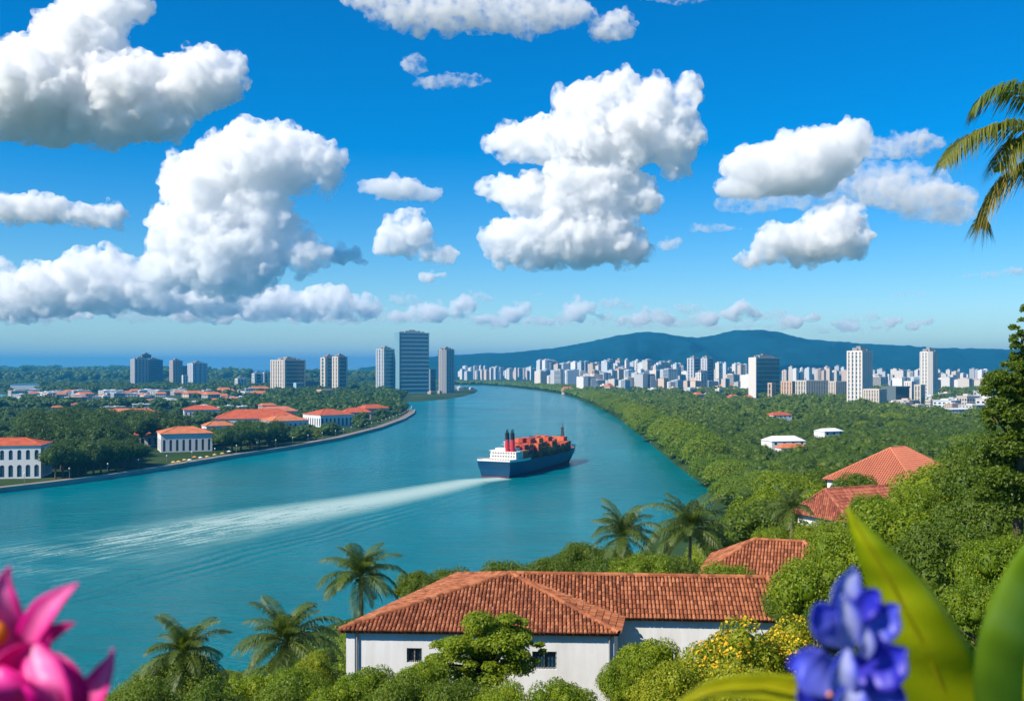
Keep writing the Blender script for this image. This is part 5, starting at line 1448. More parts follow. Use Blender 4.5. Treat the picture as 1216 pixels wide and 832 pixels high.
# hand placed plants near the viewpoint: (kind, px, py of crown top, half width in px, D, label)
def by_px(kinds, px, ytop, hw, D, label, cat='shrub', group=None, hmin=0):
    top = P(px, ytop, D); z = gz(top.x, top.y); H = max(top.z - z, 1.2, hmin); R = hw / FPX * D
    return plant(kinds[int(px) % len(kinds)], top.x, top.y, top.z - H, R, H, label, cat, group, rng=rng)
HAND = [
 (SHR_B, 300, 800, 52, 44, 'leafy green shrub between the palm-topped thicket and the fan palm'),
 (SHR_B, 352, 792, 46, 42, 'green shrub at the foot of the drooping palm'),
 (SHR_Y2, 372, 776, 30, 47, 'yellow green shrub tucked behind the drooping palm, beside the white wall'),
 (SHR_B, 432, 792, 48, 41, 'green shrub before the left corner of the white house'),
 (SHR_B, 500, 786, 44, 40, 'green shrub under the left window of the white house'),
 (SHR_M, 470, 806, 50, 37, 'darker shrub below the left window of the white house'),
 (SHR_B, 400, 810, 46, 38, 'low green shrub at the bottom edge below the house corner'),
 (SHR_M, 330, 816, 60, 38, 'shrub at the bottom edge below the drooping palm'),
 (SHR_M, 545, 808, 44, 37, 'shrub at the bottom edge under the spreading tree'),
 (SHR_B, 600, 812, 46, 36, 'bright shrub at the bottom edge right of the spreading tree trunk'),
 (SHR_B, 668, 806, 48, 38, 'green shrub under the barred window of the white house'),
 (SHR_M, 250, 812, 50, 38, 'shrub at the bottom edge under the thicket'),
 (SHR_M, 170, 812, 50, 40, 'dark shrub left of the thicket near the pink flower'),
 (SHR_B, 768, 758, 50, 43, 'rounded green shrub against the shaded wing wall'),
 (SHR_B, 742, 782, 34, 42, 'smaller green shrub at the inner corner of the white house'),
 (SHR_Y, 868, 742, 78, 40, 'large yellow flowering shrub with orange blossoms before the house wing'),
 (SHR_Y, 935, 738, 58, 42, 'flowering shrub with orange blossoms next to the blue flower'),
 (SHR_Y2, 800, 785, 56, 37, 'yellow green shrub at the bottom before the flowering one'),
 (SHR_Y2, 890, 790, 70, 35, 'yellow green shrub low behind the curved yellow leaf'),
 (NEAR_B, 968, 660, 56, 47, 'bushy light green tree covering the right end of the long roof'),
 (NEAR_M, 934, 698, 28, 50, 'small tree at the right end of the long roof'),
 (NEAR_B, 1008, 625, 52, 58, 'light green tree above the tip of the tall yellow leaf'),
 (NEAR_B, 1062, 598, 72, 62, 'broad light green tree below the coral roof'),
 (NEAR_M, 1120, 618, 66, 52, 'dense green tree behind the tall leaf'),
 (NEAR_M, 1175, 575, 62, 58, 'dense tree under the dark tree of the right edge'),
 (NEAR_B, 1196, 632, 58, 40, 'bright leaved tree above the dark green leaf at the right edge'),
 (NEAR_M, 1100, 690, 64, 38, 'dark gapped tree between the two tall leaves'),
 (NEAR_B, 1165, 690, 44, 33, 'leafy shrub left of the dark green leaf'),
 (NEAR_M, 1040, 700, 58, 41, 'tree behind the blue flower'),
 (NEAR_M, 985, 715, 40, 44, 'small tree just left of the blue flower'),
 (NEAR_B, 1130, 548, 62, 105, 'light green tree right of the coral roof'),
 (NEAR_M, 1172, 520, 58, 90, 'green tree below the tall dark tree'),
 (NEAR_B, 1085, 575, 40, 95, 'tree before the coral roof gable'),
 (NEAR_M, 1205, 500, 56, 75, 'tree massed at the right edge behind the tall dark tree'),
 (NEAR_M, 688, 642, 32, 88, 'round tree left of the two palms behind the roof'),
 (NEAR_M, 650, 660, 34, 80, 'low tree behind the roof left of the round one'),
 (NEAR_B, 762, 655, 40, 76, 'light green tree between the two palms behind the roof'),
 (NEAR_M, 718, 660, 34, 78, 'green tree under the smaller of two palms'),
 (NEAR_M, 800, 660, 36, 80, 'tree under the larger of two palms'),
 (NEAR_B, 868, 668, 40, 68, 'green shrubby tree before the small tiled house'),
 (NEAR_M, 598, 664, 44, 84, 'flat topped tree behind the roof ridge'),
 (NEAR_M, 535, 672, 40, 82, 'low tree behind the left roof slope'),
 (NEAR_M, 494, 676, 26, 80, 'small tree right of the tall coconut palm'),
 (NEAR_B, 905, 590, 44, 120, 'bright green tree at the water end right of the larger palm'),
 (NEAR_M, 872, 610, 36, 130, 'tree at the water edge right of the larger palm'),
 (NEAR_M, 880, 640, 34, 100, 'dark tree above the small tiled house'),
 (NEAR_B, 940, 560, 46, 170, 'bright tree left of the dark red tiled roof'),
 (NEAR_M, 985, 556, 40, 175, 'tree behind the dark red tiled roof'),
 (NEAR_B, 978, 616, 34, 98, 'bright bush before the walls of the dark red roofed house'),
 (NEAR_M, 1018, 560, 30, 140, 'dark bush under the left eave of the coral roof'),
 (NEAR_B, 1040, 585, 30, 104, 'bright bush at the right end of the dark red roof'),
 (NEAR_B, 915, 625, 30, 98, 'tree just behind the small tiled house ridge'),
]
for kd, px, yt, hw, D, lb in HAND:
    n = kd[0].name
    by_px(kd, px, yt, hw, D, lb, 'tree' if 'tree' in n else 'shrub', 'plants close below the viewpoint')

# the spreading tree before the white house: flat layers of leaves on a dark forked trunk
def spreading_tree():
    D = 44.0; c = P(578, 800, D); z = gz(c.x, c.y)
    t = empty('spreading_tree', (c.x, c.y, z)); setp(t, 'spreading tree with flat leaf layers and dark trunk before the white house wall', 'tree')
    o = Vector(t.location)
    lay = [(585, 742, 40, 9), (612, 738, 18, 6), (555, 768, 36, 10), (530, 786, 30, 9), (622, 764, 16, 8), (596, 760, 36, 11), (560, 790, 40, 9), (575, 752, 30, 8), (505, 796, 24, 9), (540, 772, 40, 12), (610, 752, 30, 12), (590, 772, 40, 14), (622, 782, 26, 12), (515, 806, 36, 10), (600, 792, 34, 12), (560, 808, 44, 10), (640, 770, 14, 8)]
    rr = random.Random(4); lobes = []
    for px, py, rx, ry in lay:
        for k in range(7):
            p = P(px + rr.uniform(-.6, .6) * rx, py + rr.uniform(-.6, .6) * ry, D + rr.uniform(-1.4, 1.4)) - o
            r = rx / FPX * D * rr.uniform(.2, .42); lobes.append((p.x, p.y, p.z, r, r, r * .6))
    link('crown', crown_mesh('crown', 400, lobes, 52000, .13, LM_BRIGHT, core=.4, rlo=.5, rhi=1.4), t)
    mb = MB()
    base = Vector((0, 0, -.5)); f = P(578, 800, D) - o
    mb.tube([base, Vector((.15, 0, 2)), f], [.24, .19, .15], 9)
    for px, py in ((585, 750), (555, 772), (612, 762), (532, 788), (600, 742), (618, 775)):
        e = P(px, py, D + rr.uniform(-.8, .8)) - o; m = f.lerp(e, .5) + Vector((rr.uniform(-.2, .2), 0, .1)); mb.tube([f, m, e], [.12, .08, .03], 7)
    mb.build('trunk', principled('dark_bark', (.03, .022, .018), .95, .3, 2, spec=.1), t, smooth=True)
spreading_tree()

# ------------------------------------------------------------------ palms
def frond_mesh(name, pts, n, ll, mat, seed, width=.06, droop=.5, vee=.35, ragged=.15):
    """feather frond: pts runs along the midrib from the crown to the tip"""
    rng = np.random.default_rng(seed); pts = [Vector(p) for p in pts]
    seg = [0]
    for a, b in zip(pts[:-1], pts[1:]): seg.append(seg[-1] + (b - a).length)
    def at(t):
        s = t * seg[-1]
        for i in range(len(pts) - 1):
            if s <= seg[i+1] or i == len(pts) - 2:
                k = (s - seg[i]) / (seg[i+1] - seg[i]); return pts[i].lerp(pts[i+1], k), (pts[i+1] - pts[i]).normalized()
    mb = MB()
    mb.tube([at(t)[0] for t in np.linspace(0, 1, 9)], [.035 * (1.15 - t) * seg[-1] / 3.2 for t in np.linspace(0, 1, 9)], 5, 0)
    for i in range(n):
        t = .10 + .9 * (i + .5) / n; p, d = at(t)
        side0 = d.cross(Vector((0, 0, 1)));
        if side0.length < .05: side0 = Vector((1, 0, 0))
        side0.normalize(); up = side0.cross(d).normalized()
        L = ll * (math.sin(math.pi * min(1, .16 + t * .86)) ** .6) * rng.uniform(1 - ragged, 1 + ragged) + .02
        for sd in (-1, 1):
            dr = rng.uniform(.7, 1.3) * droop
            dirv = (d * rng.uniform(.55, .8) + side0 * sd + up * (vee * rng.uniform(.4, 1.3))).normalized()
            a = p; m_ = p + dirv * L * .5 - Vector((0, 0, dr * L * .10)); e = p + dirv * L * .92 - Vector((0, 0, dr * L * .55))
            w = width * rng.uniform(.75, 1.2) * .5; wv = d * w
            mb.face((a - wv * .5, a + wv * .5, m_ + wv, m_ - wv)); mb.f[-1]
            n0 = len(mb.v); mb.v += [tuple(e)]; mb.f.append((n0 - 1, n0 - 2, n0)); mb.m.append(0)
    return mb.mesh(name, (mat,))

def arch(elev, length, bend, n=9):
    """midrib that leaves the crown at angle elev and bends over under its weight"""
    p = Vector((0, 0, 0)); out = [p.copy()]
    for i in range(n):
        a = elev - bend * ((i + .5) / n) ** 1.3
        p = p + Vector((math.cos(a), 0, math.sin(a))) * (length / n); out.append(p.copy())
    return out
FRONDS = [frond_mesh('frond', arch(math.radians(e), 3.3, math.radians(b)), 64, .84, LM_PALM, 500 + i, width=.054, droop=1.1) for i, (e, b) in enumerate(((78, 70), (58, 85), (38, 95), (15, 85), (-12, 62)))]
DRYF = frond_mesh('frond', arch(math.radians(-30), 3.0, math.radians(50)), 70, .6, LM_DRY, 540, width=.045, droop=1.1)
def palm(label, px, py, D, R, seed, nf=24, lean=(0, 0), name='coconut_palm', dry=2):
    c = P(px, py, D); rr = random.Random(seed)
    bx, by = c.x + lean[0], c.y + lean[1]; z = gz(bx, by)
    t = empty(name, (bx, by, z)); setp(t, label, 'palm tree', 'palms on the slope')
    o = Vector(t.location); top = c - o; mb = MB(); pts = [Vector((0, 0, -.6)).lerp(top, k / 9) + Vector((lean[0], lean[1], 0)) * (-.25 * math.sin(math.pi * k / 9)) for k in range(10)]
    mb.tube(pts, [.24 - .012 * k for k in range(10)], 10); mb.build('trunk', M_PALMBARK, t, smooth=True)
    for i in range(nf):
        k = i / nf; lv = min(4, int(k * 5)); a = i * 2.399 + rr.uniform(-.25, .25)
        f = link('frond', FRONDS[lv], t); s = R / 2.9 * rr.uniform(.85, 1.15)
        f.location = top; f.rotation_euler = (rr.uniform(-.12, .12), rr.uniform(-.12, .12), a); f.scale = (s, s, s)
    for i in range(dry):
        f = link('frond', DRYF, t); f['label'] = 'dry yellow frond hanging down'; s = R / 3.0 * rr.uniform(.8, 1.1); f.location = top - Vector((0, 0, .1)); f.rotation_euler = (0, 0, rr.uniform(0, 6.28)); f.scale = (s, s, s)
    cm = MB()
    for i in range(7):
        a = i * .9; q = top + Vector((math.cos(a) * .25, math.sin(a) * .25, -.28)); cm.tube([q + Vector((0, 0, .13)), q + Vector((0, 0, .09)), q, q - Vector((0, 0, .09)), q - Vector((0, 0, .13))], [.02, .09, .13, .09, .02], 7)
    cm.build('coconuts', LM_PALM if seed % 2 else M_PALMBARK, t, smooth=True)
    return t
palm('tall coconut palm standing left of the terracotta roof against the water', 428, 684, 72, 3.1, 31, 26, (.9, 1.2))
palm('drooping palm at the lower left before the water', 341, 762, 62, 3.15, 32, 28, (-.5, .5))
palm('smaller of the two palms standing behind the long roof', 740, 637, 84, 3.3, 33, 24, (.4, .8))
palm('larger palm behind the long roof, near the small tiled house', 820, 628, 100, 4.5, 34, 28, (-.5, .8))
palm('palm half buried in the trees left of the dark red roof', 940, 604, 102, 2.6, 35, 18, (.3, .5))
palm('short palm topping the vine covered thicket at the bottom left', 220, 776, 48, 2.1, 36, 26, (0, 0), dry=0)

# thicket under that palm: a steep heap hung with creepers
def thicket():
    D = 48.0; c = P(205, 800, D); z = gz(c.x, c.y); t = empty('creeper_thicket', (c.x, c.y, z)); setp(t, 'steep thicket overgrown with creepers, a short palm on its top', 'thicket')
    o = Vector(t.location); rr = random.Random(8); lobes = []
    for px, py, rx, ry in ((218, 792, 26, 16), (190, 808, 34, 18), (235, 806, 26, 20), (175, 825, 40, 18), (225, 828, 44, 22), (165, 845, 50, 22), (225, 855, 60, 26), (255, 826, 18, 16)):
        p = P(px, py, D + rr.uniform(-.6, .6)) - o; lobes.append((p.x, p.y, p.z, rx / FPX * D, rx / FPX * D, ry / FPX * D * 1.2))
    link('crown', crown_mesh('crown', 410, lobes, 30000, .11, LM_MID, core=.8), t)
    mb = MB(); mb.tube([(0, 0, -1), (0, 0, 3)], [.3, .2], 8); mb.build('trunk', M_BARK, t)
thicket()

# the tall palm whose crown is just outside the frame on the right: its fronds hang into view
def edge_palm():
    D = 24.0; c = P(1262, 172, D); z = gz(c.x + .6, c.y)
    t = empty('coconut_palm', (c.x + .6, c.y, z)); setp(t, 'coconut palm at the right edge, long fronds hanging against the blue sky', 'palm tree')
    o = Vector(t.location); top = c - o
    mb = MB(); mb.tube([Vector((0, 0, -.6)).lerp(top, k / 9) for k in range(10)], [.26 - .012 * k for k in range(10)], 10); mb.build('trunk', M_PALMBARK, t, smooth=True)
    specs = [([(1262, 168), (1232, 122), (1205, 104), (1178, 108), (1160, 124), (1154, 138)], LM_PALM, .62, 60),
             ([(1262, 172), (1225, 150), (1190, 146), (1155, 158), (1130, 180), (1116, 200)], LM_PALM_LIT, .60, 66),
             ([(1262, 176), (1235, 185), (1205, 200), (1182, 226), (1170, 252), (1166, 272)], LM_DRY, .72, 66),
             ([(1262, 174), (1240, 160), (1215, 162), (1196, 180), (1186, 205)], LM_PALM_LIT, .55, 46),
             ([(1262, 172), (1290, 120), (1325, 105), (1360, 130), (1378, 170)], LM_PALM, .62, 56),
             ([(1262, 176), (1300, 165), (1340, 180), (1368, 220), (1378, 260)], LM_PALM, .62, 56),
             ([(1262, 176), (1262, 110), (1254, 66), (1240, 40)], LM_PALM, .6, 50),
             ([(1262, 178), (1280, 215), (1286, 260), (1284, 300)], LM_DRY, .6, 50)]
    for i, (pp, mt, ll, n) in enumerate(specs):
        rr = random.Random(i); dz = rr.uniform(-.8, .8)
        pts = [P(x, y, D + dz * k / len(pp)) - o for k, (x, y) in enumerate(pp)]
        # smooth the midrib
        fine = []
        for k in range(len(pts) - 1):
            p0, p1, p2, p3 = pts[max(k-1, 0)], pts[k], pts[k+1], pts[min(k+2, len(pts)-1)]
            for q in range(5):
                s = q / 5; fine.append(.5 * ((2*p1) + (p2-p0)*s + (2*p0-5*p1+4*p2-p3)*s*s + (3*p1-p0-3*p2+p3)*s**3))
        fine.append(pts[-1])
        f = link('frond', frond_mesh('frond', fine, int(n * 2.6), ll * 1.75, mt, 560 + i, width=.042, droop=1.15, vee=.2, ragged=.2), t)
        if mt is LM_DRY: f['label'] = 'yellowing frond hanging down'
edge_palm()

# tall dark feathery tree on the right edge
def edge_tree():
    D = 46.0; c = P(1206, 470, D); z = gz(c.x, c.y); t = empty('tall_tree', (c.x, c.y, z)); setp(t, 'tall dark feathery tree rising above the horizon at the right edge', 'tree')
    o = Vector(t.location); rr = random.Random(12); lobes = []
    for px, py, rx, ry in ((1210, 392, 10, 16), (1214, 412, 14, 18), (1206, 432, 14, 10), (1216, 440, 18, 16), (1190, 450, 22, 12), (1180, 462, 20, 10), (1206, 462, 26, 18), (1222, 470, 30, 22), (1190, 482, 26, 14), (1182, 500, 22, 12), (1208, 500, 34, 24), (1230, 400, 18, 30), (1240, 440, 24, 34), (1216, 530, 44, 24), (1225, 375, 12, 14), (1205, 560, 50, 28), (1190, 530, 34, 22), (1196, 590, 50, 26)):
        for k in range(11):
            p = P(px + rr.uniform(-.8, .8) * rx, py + rr.uniform(-.8, .8) * ry, D + rr.uniform(-1.0, 1.0)) - o; q = rx / FPX * D * rr.uniform(.18, .42); lobes.append((p.x, p.y, p.z, q, q, q * .8))
    link('crown', crown_mesh('crown', 420, lobes, 52000, .16, LM_MID, core=.35, jit=.9, rlo=.5, rhi=1.5), t)
    mb = MB(); tp = P(1214, 400, D) - o; mb.tube([(0, 0, -.8), tp * .5, tp], [.3, .2, .06], 8)
    for px, py in ((1185, 455), (1180, 495), (1205, 430), (1235, 430), (1196, 480)):
        e = P(px, py, D) - o; k = max(.2, e.z / tp.z - .12); mb.tube([tp * k, (tp * k).lerp(e, .6) + Vector((0, 0, .1)), e], [.1, .06, .02], 6)
    mb.build('trunk', M_BARK, t, smooth=True)
edge_tree()

# the rest of the hillside between the hand placed plants and the river
cnt = 0
for _ in range(1500):
    y = 55 + 370 * rng.random() ** .8; u = rng.uniform(-.45, .56); x = u * y
    R = rng.uniform(3.0, 5.2) * (1 + y / 700); H = R * rng.uniform(1.1, 1.5); z = gz(x, y)
    if z < .6 or cnt > 62 or blocked(x, y, R) or not sight_ok(x, y, z - .3, R, H): continue
    EXCL.append((x, y, R * .62)); cnt += 1
    near_wall = 'below the coral roof side of the slope' if u > .3 else 'on the slope between roofs and river'
    plant(rng.choice(NEAR_M + NEAR_B if y < 230 else FAR_M + NEAR_M), x, y, z - .3, R, H, 'green tree in the continuous cover ' + near_wall, 'tree', 'slope trees ' + ('by the coral roof' if u > .3 else 'above the river'), rng=rng)

cnt = 0
for _ in range(1500):
    y = 48 + 130 * rng.random(); u = rng.uniform(-.45, .2); x = u * y
    R = rng.uniform(1.8, 3.2); H = R * rng.uniform(.8, 1.2); z = gz(x, y)
    if z < .6 or cnt > 70 or blocked(x, y, R) or not sight_ok(x, y, z - .3, R, H * .7): continue
    EXCL.append((x, y, R * .5)); cnt += 1
    plant(rng.choice(SHR_M + SHR_B), x, y, z - .3, R, H, 'low green shrub among the growth on the open slope toward the river', 'shrub', 'low shrubs on the open slope', rng=rng)

# right bank woods, nearest trees singly
cnt = 0
for _ in range(3000):
    y = 400 + 560 * rng.random() ** 1.1; u = rng.uniform(.1, .53); x = u * y
    R = rng.uniform(5.5, 13); H = R * rng.uniform(1.05, 1.45); z = gz(x, y)
    if cnt >= 75 or z < .8 or sdist(np.array([x]), np.array([y]), RIVER)[0] > -14 or blocked(x, y, R) or not sight_ok(x, y, z - .3, R, H): continue
    EXCL.append((x, y, R * .62)); cnt += 1
    plant(rng.choice(FAR_M + FAR_M + FAR_D + FAR_B), x, y, z - .3, R, H, 'round green tree in the wood between the right bank mangroves and the city', 'tree', 'trees of the right bank wood', rng=rng)

# left bank: big dark trees by the promenade, then trees between the halls
def left_trees(n, px0, px1, D0, D1, R0, R1, kinds, label, group, hk=(1.1, 1.5)):
    c = 0
    for _ in range(n * 25):
        if c >= n: break
        px = rng.uniform(px0, px1); y = rng.uniform(D0, D1); x = (px - CX) / FPX * y
        R = rng.uniform(R0, R1); H = R * rng.uniform(*hk); z = gz(x, y)
        if z < .8 or sdist(np.array([x]), np.array([y]), RIVER)[0] > -7 - R * .35 or blocked(x, y, R): continue
        u, v = proj(x, y, z + H)
        if any(y < D and u + R/y*FPX > a and u - R/y*FPX < b and v < d for a, b, c_, d, D in CLEAR): continue
        EXCL.append((x, y, R * .6)); c += 1
        plant(rng.choice(kinds), x, y, z - .3, R, H, label, 'tree', group, rng=rng)
for k, px in enumerate(range(66, 168, 9)):
    yb = np.interp(px, [p[0] for p in LEFT_BANK], [p[1] for p in LEFT_BANK]); g_ = G(px, yb - 8.5, 2.0); R = rng.uniform(7.5, 10)
    plant(rng.choice(FAR_D), g_.x, g_.y, 1.8, R, R * rng.uniform(1.7, 2.1), f"dark tree lining the left promenade, {ordinal(k+1)} from the two row arcaded building", 'tree', 'dark trees lining the promenade', rng=rng); EXCL.append((g_.x, g_.y, R * .5))
for k, px in enumerate((266, 276, 286, 297, 308, 318, 328, 290, 304)):
    yb = np.interp(px, [p[0] for p in LEFT_BANK], [p[1] for p in LEFT_BANK]); g_ = G(px, yb - (8 if k < 7 else 13), 2.0); R = rng.uniform(9, 12)
    plant(rng.choice(FAR_D), g_.x, g_.y, 1.8, R, R * rng.uniform(1.6, 2.0), f"big dark tree beside the seawall right of the arcaded hall, {ordinal(k+1)} of that clump", 'tree', 'dark clump by the seawall', rng=rng); EXCL.append((g_.x, g_.y, R * .5))
CLEAR += [(1, 330, 466, 482, 1400), (168, 256, 500, 533, 680), (262, 368, 486, 506, 880), (372, 428, 482, 500, 960), (-40, 52, 528, 574, 510), (165, 258, 505, 518, 730)]
left_trees(70, 34, 215, 540, 860, 9.5, 14, FAR_D, 'big dark round tree in the grove behind the left promenade', 'dark grove behind the left promenade', (1.7, 2.2))
left_trees(10, -60, 60, 620, 950, 8, 11, FAR_D, 'dark tree behind the two row arcaded building at the left edge', 'dark trees behind the left edge building')
left_trees(26, 300, 480, 760, 1250, 3.5, 5.5, FAR_M + FAR_D, 'small tree on the left bank between halls and seawall', 'small trees toward the left bank tip')

# ------------------------------------------------------------------ far woods nobody could count, and the undergrowth
def wood(name, pts, seed, mat, nq=170, leaf=.34):
    """one mass of many crowns: pts rows are x y z R H"""
    rng_ = np.random.default_rng(seed); temps = []
    for k in range(4):
        lb = dome_lobes(random.Random(seed + k), 1.0, 1.3, .05, 7 if leaf > .2 else 14, .5 if leaf > .2 else .38); C, N = crown_pts(rng_, lb, nq); V, F = leaves(rng_, C, N, leaf, aspect=.75 if leaf > .2 else .6)
        cv, cf = core_mesh(lb, .8, 1); temps.append((V, F, cv, cf[::1]))
    Vs, Fq, Ft, n = [], [], [], 0
    for x, y, z, R, H in pts:
        V, F, cv, cf = temps[rng_.integers(4)]; a = rng_.uniform(0, 6.28); c, s = math.cos(a), math.sin(a)
        A_ = np.array([[c * R, s * R, 0], [-s * R, c * R, 0], [0, 0, H / 1.3]])
        for W, Q, lst in ((V, F, Fq), (cv, cf, Ft)):
            Vs.append(W @ A_ + np.array([x, y, z])); lst.append(Q + n); n += len(W)
    o = link(name, mesh_np(name, np.concatenate(Vs), [np.concatenate(Fq), np.concatenate(Ft)], [mat])); o['kind'] = 'stuff'
    return o
def scatter(n, u0, u1, y0, y1, R0, R1, seed, grow=0.0, bank=14, dens=None, zmax=12):
    r2 = np.random.default_rng(seed); y = y0 * (y1 / y0) ** r2.random(n); u = r2.uniform(u0, u1, n); x = u * y
    z = ground_z(x, y); sd = np.maximum(np.maximum(sdist(x, y, RIVER), sdist(x, y, LAGOON)), sdist(x, y, SEA)); R = r2.uniform(R0, R1, n) * (1 + y * grow)
    ok = (sd < -bank) & (z > .8) & (z < zmax)
    if dens is not None: ok &= dens(x, y, r2)
    ex = np.array(EXCL)
    out = []
    for i in np.nonzero(ok)[0]:
        pu, pv = proj(x[i], y[i], z[i] + R[i] * 1.2); pw = R[i] / y[i] * FPX
        if any(y[i] < D and pu + pw > a and pu - pw < b and c < pv < d for a, b, c, d, D in CLEAR): continue
        if (((ex[:, 0] - x[i]) ** 2 + (ex[:, 1] - y[i]) ** 2) < (ex[:, 2] + R[i] * .4) ** 2).any(): continue
        out.append((x[i], y[i], z[i] - .5, R[i], R[i] * r2.uniform(.9, 1.4)))
    return out
def patch(scale, thr):
    return lambda x, y, r2: np.array([mnoise.noise(Vector((a / scale, b / (scale * 1.6), 3.3))) for a, b in zip(x, y)]) > thr
rbw = scatter(4200, .0, .54, 430, 2400, 5.5, 10, 61, .00012, zmax=26)
wood('near_right_bank_woods', [p for p in rbw if p[1] < 950], 67, LM_MID, 900, .105)
wood('right_bank_woods', [p for p in rbw if p[1] >= 950], 61, LM_MID, 260, .24)
wood('river_bend_woods', [(p.x, p.y, .5, 12, 13) for o_ in (10, 26, 44, 66) for p in along_bank(o_, 13, 4200, 1500)], 62, LM_MANG, 120)
wood('left_plain_woods', scatter(3600, -.56, -.11, 1250, 4200, 6, 10, 63, .0002, dens=patch(260, -.08)), 63, LM_DARK, 90)
wood('left_bank_woods', scatter(1500, -.56, -.1, 700, 1500, 5.5, 9, 66), 66, LM_DARK, 420, .16)
wood('far_plain_woods', scatter(1700, -.60, -.12, 3800, 9000, 14, 22, 64, .00022, dens=patch(600, -.2)), 64, LM_DARK, 50)
wood('city_gardens', scatter(900, .06, .54, 1500, 3400, 5, 9, 65, .0001), 65, LM_MID, 90)

def undergrowth():
    r2 = np.random.default_rng(70); n = 190000
    y = 3 + 240 * r2.random(n) ** 1.35; u = r2.uniform(-.62, .62, n); x = u * y; z = ground_z(x, y)
    ok = z > .5; ex = np.array([e for e in EXCL[:8]])
    for e in ((-1.5, 55.5, 6.4), (7.5, 56.5, 4.0), (11, 56.5, 4.2)): ok &= ((x - e[0]) ** 2 + (y - e[1]) ** 2) > e[2] ** 2
    x, y, z = x[ok], y[ok], z[ok]
    hh = np.array([.5 + .5 * mnoise.noise(Vector((a / 3.1, b / 3.1, 0))) for a, b in zip(x, y)])
    C = np.stack([x, y, z + r2.random(len(x)) * (.25 + 1.0 * hh)], -1); N = np.zeros_like(C); N[:, 2] = .6
    V, F = leaves(r2, C, N, .16 + .0022 * y, aspect=.6, jit=.6)
    o = link('undergrowth', mesh_np('undergrowth', V, F, [LM_MID])); o['kind'] = 'stuff'
undergrowth()
# ------------------------------------------------------------------ flowers and leaves right at the viewpoint
def petal_mat(name, edge, mid, base, scale=26.0, trans=.3, rough=.4):
    s = NT(name)
    uv = s.n('ShaderNodeUVMap'); uv.uv_map = 'petal'; sep = s.n('ShaderNodeSeparateXYZ'); s.l(uv.outputs[0], sep.inputs[0])
    c = s.math('ABSOLUTE', s.math('SUBTRACT', s.math('MULTIPLY', sep.outputs[0], 2.0), 1.0))
    nz = s.noise(scale, 4, .6)
    c = s.math('ADD', c, s.math('MULTIPLY', s.math('SUBTRACT', nz, .5), .5))
    col = s.ramp(c, [(0.05, mid), (0.55, tuple((a + b) / 2 for a, b in zip(mid, edge))), (0.9, edge)])
    col = s.mix(s.math('POWER', s.math('SUBTRACT', 1.0, sep.outputs[1], clamp=True), 2.5), col, base)
    b = s.n('ShaderNodeBsdfPrincipled'); b.inputs['Roughness'].default_value = rough; b.inputs['Specular IOR Level'].default_value = .35
    s.l(col, b.inputs['Base Color'])
    t = s.n('ShaderNodeBsdfTranslucent'); s.l(col, t.inputs['Color'])
    m = s.n('ShaderNodeMixShader'); m.inputs[0].default_value = trans
    s.l(b.outputs[0], m.inputs[1]); s.l(t.outputs[0], m.inputs[2]); s.l(m.outputs[0], s.out.inputs['Surface'])
    return s.mat

def blade(name, cl, mat, parent, origin, cup=.35, nw=8, tilt=0.0, thick=.0012, sub=6):
    """petal or leaf: cl rows are (px, py, D, half width in px); smooth spline between"""
    A_ = np.array(cl, float); n = len(A_); rows = []
    for k in range(n - 1):
        p0, p1, p2, p3 = A_[max(k-1, 0)], A_[k], A_[k+1], A_[min(k+2, n-1)]
        for q in range(sub):
            s = q / sub; rows.append(.5 * (2*p1 + (p2-p0)*s + (2*p0-5*p1+4*p2-p3)*s*s + (3*p1-p0-3*p2+p3)*s**3))
    rows.append(A_[-1]); rows = np.array(rows); N = len(rows)
    V, UV = [], []
    for i, (px, py, D, hw) in enumerate(rows):
        a, b = rows[max(i-1, 0)], rows[min(i+1, N-1)]
        d = Vector((b[0]-a[0], 0, -(b[1]-a[1]))).normalized(); side = Vector((d.z, 0, -d.x)); back = Vector((0, 1, 0))
        side = (side * math.cos(tilt) + back * math.sin(tilt)); nrm = Vector((0, -1, 0)) * math.cos(tilt) + Vector((d.z, 0, -d.x)) * math.sin(tilt)
        c = P(px, py, D) - origin; w = max(hw, .15) / FPX * D
        for k in range(nw + 1):
            u = k / nw * 2 - 1
            V.append(c + side * (u * w) + nrm * (w * cup * (u * u - .3) + .03 * w * math.sin(i * 1.3 + 3 * u)))
            UV.append((u * .5 + .5, i / (N - 1)))
    idx = np.arange(N * (nw+1)).reshape(N, nw+1)
    q = np.stack([idx[:-1, :-1], idx[:-1, 1:], idx[1:, 1:], idx[1:, :-1]], -1).reshape(-1, 4)
    me = mesh_np(name, np.array(V), q, [mat], smooth=True)
    ul = me.uv_layers.new(name='petal'); li = np.zeros(len(me.loops), np.int32); me.loops.foreach_get('vertex_index', li); ul.data.foreach_set('uv', np.array(UV, np.float32)[li].ravel())
    o = link(name, me, parent)
    md = o.modifiers.new('thickness', 'SOLIDIFY'); md.thickness = thick; md.offset = 0
    return o

def stem(origin, pts, r, mat, parent):
    mb = MB(); mb.tube([Vector(p) - origin for p in pts], r, 9); return mb.build('stem', mat, parent, smooth=True)
M_STEM = principled('green_stem', (.10, .20, .03), .5, .2, 20)

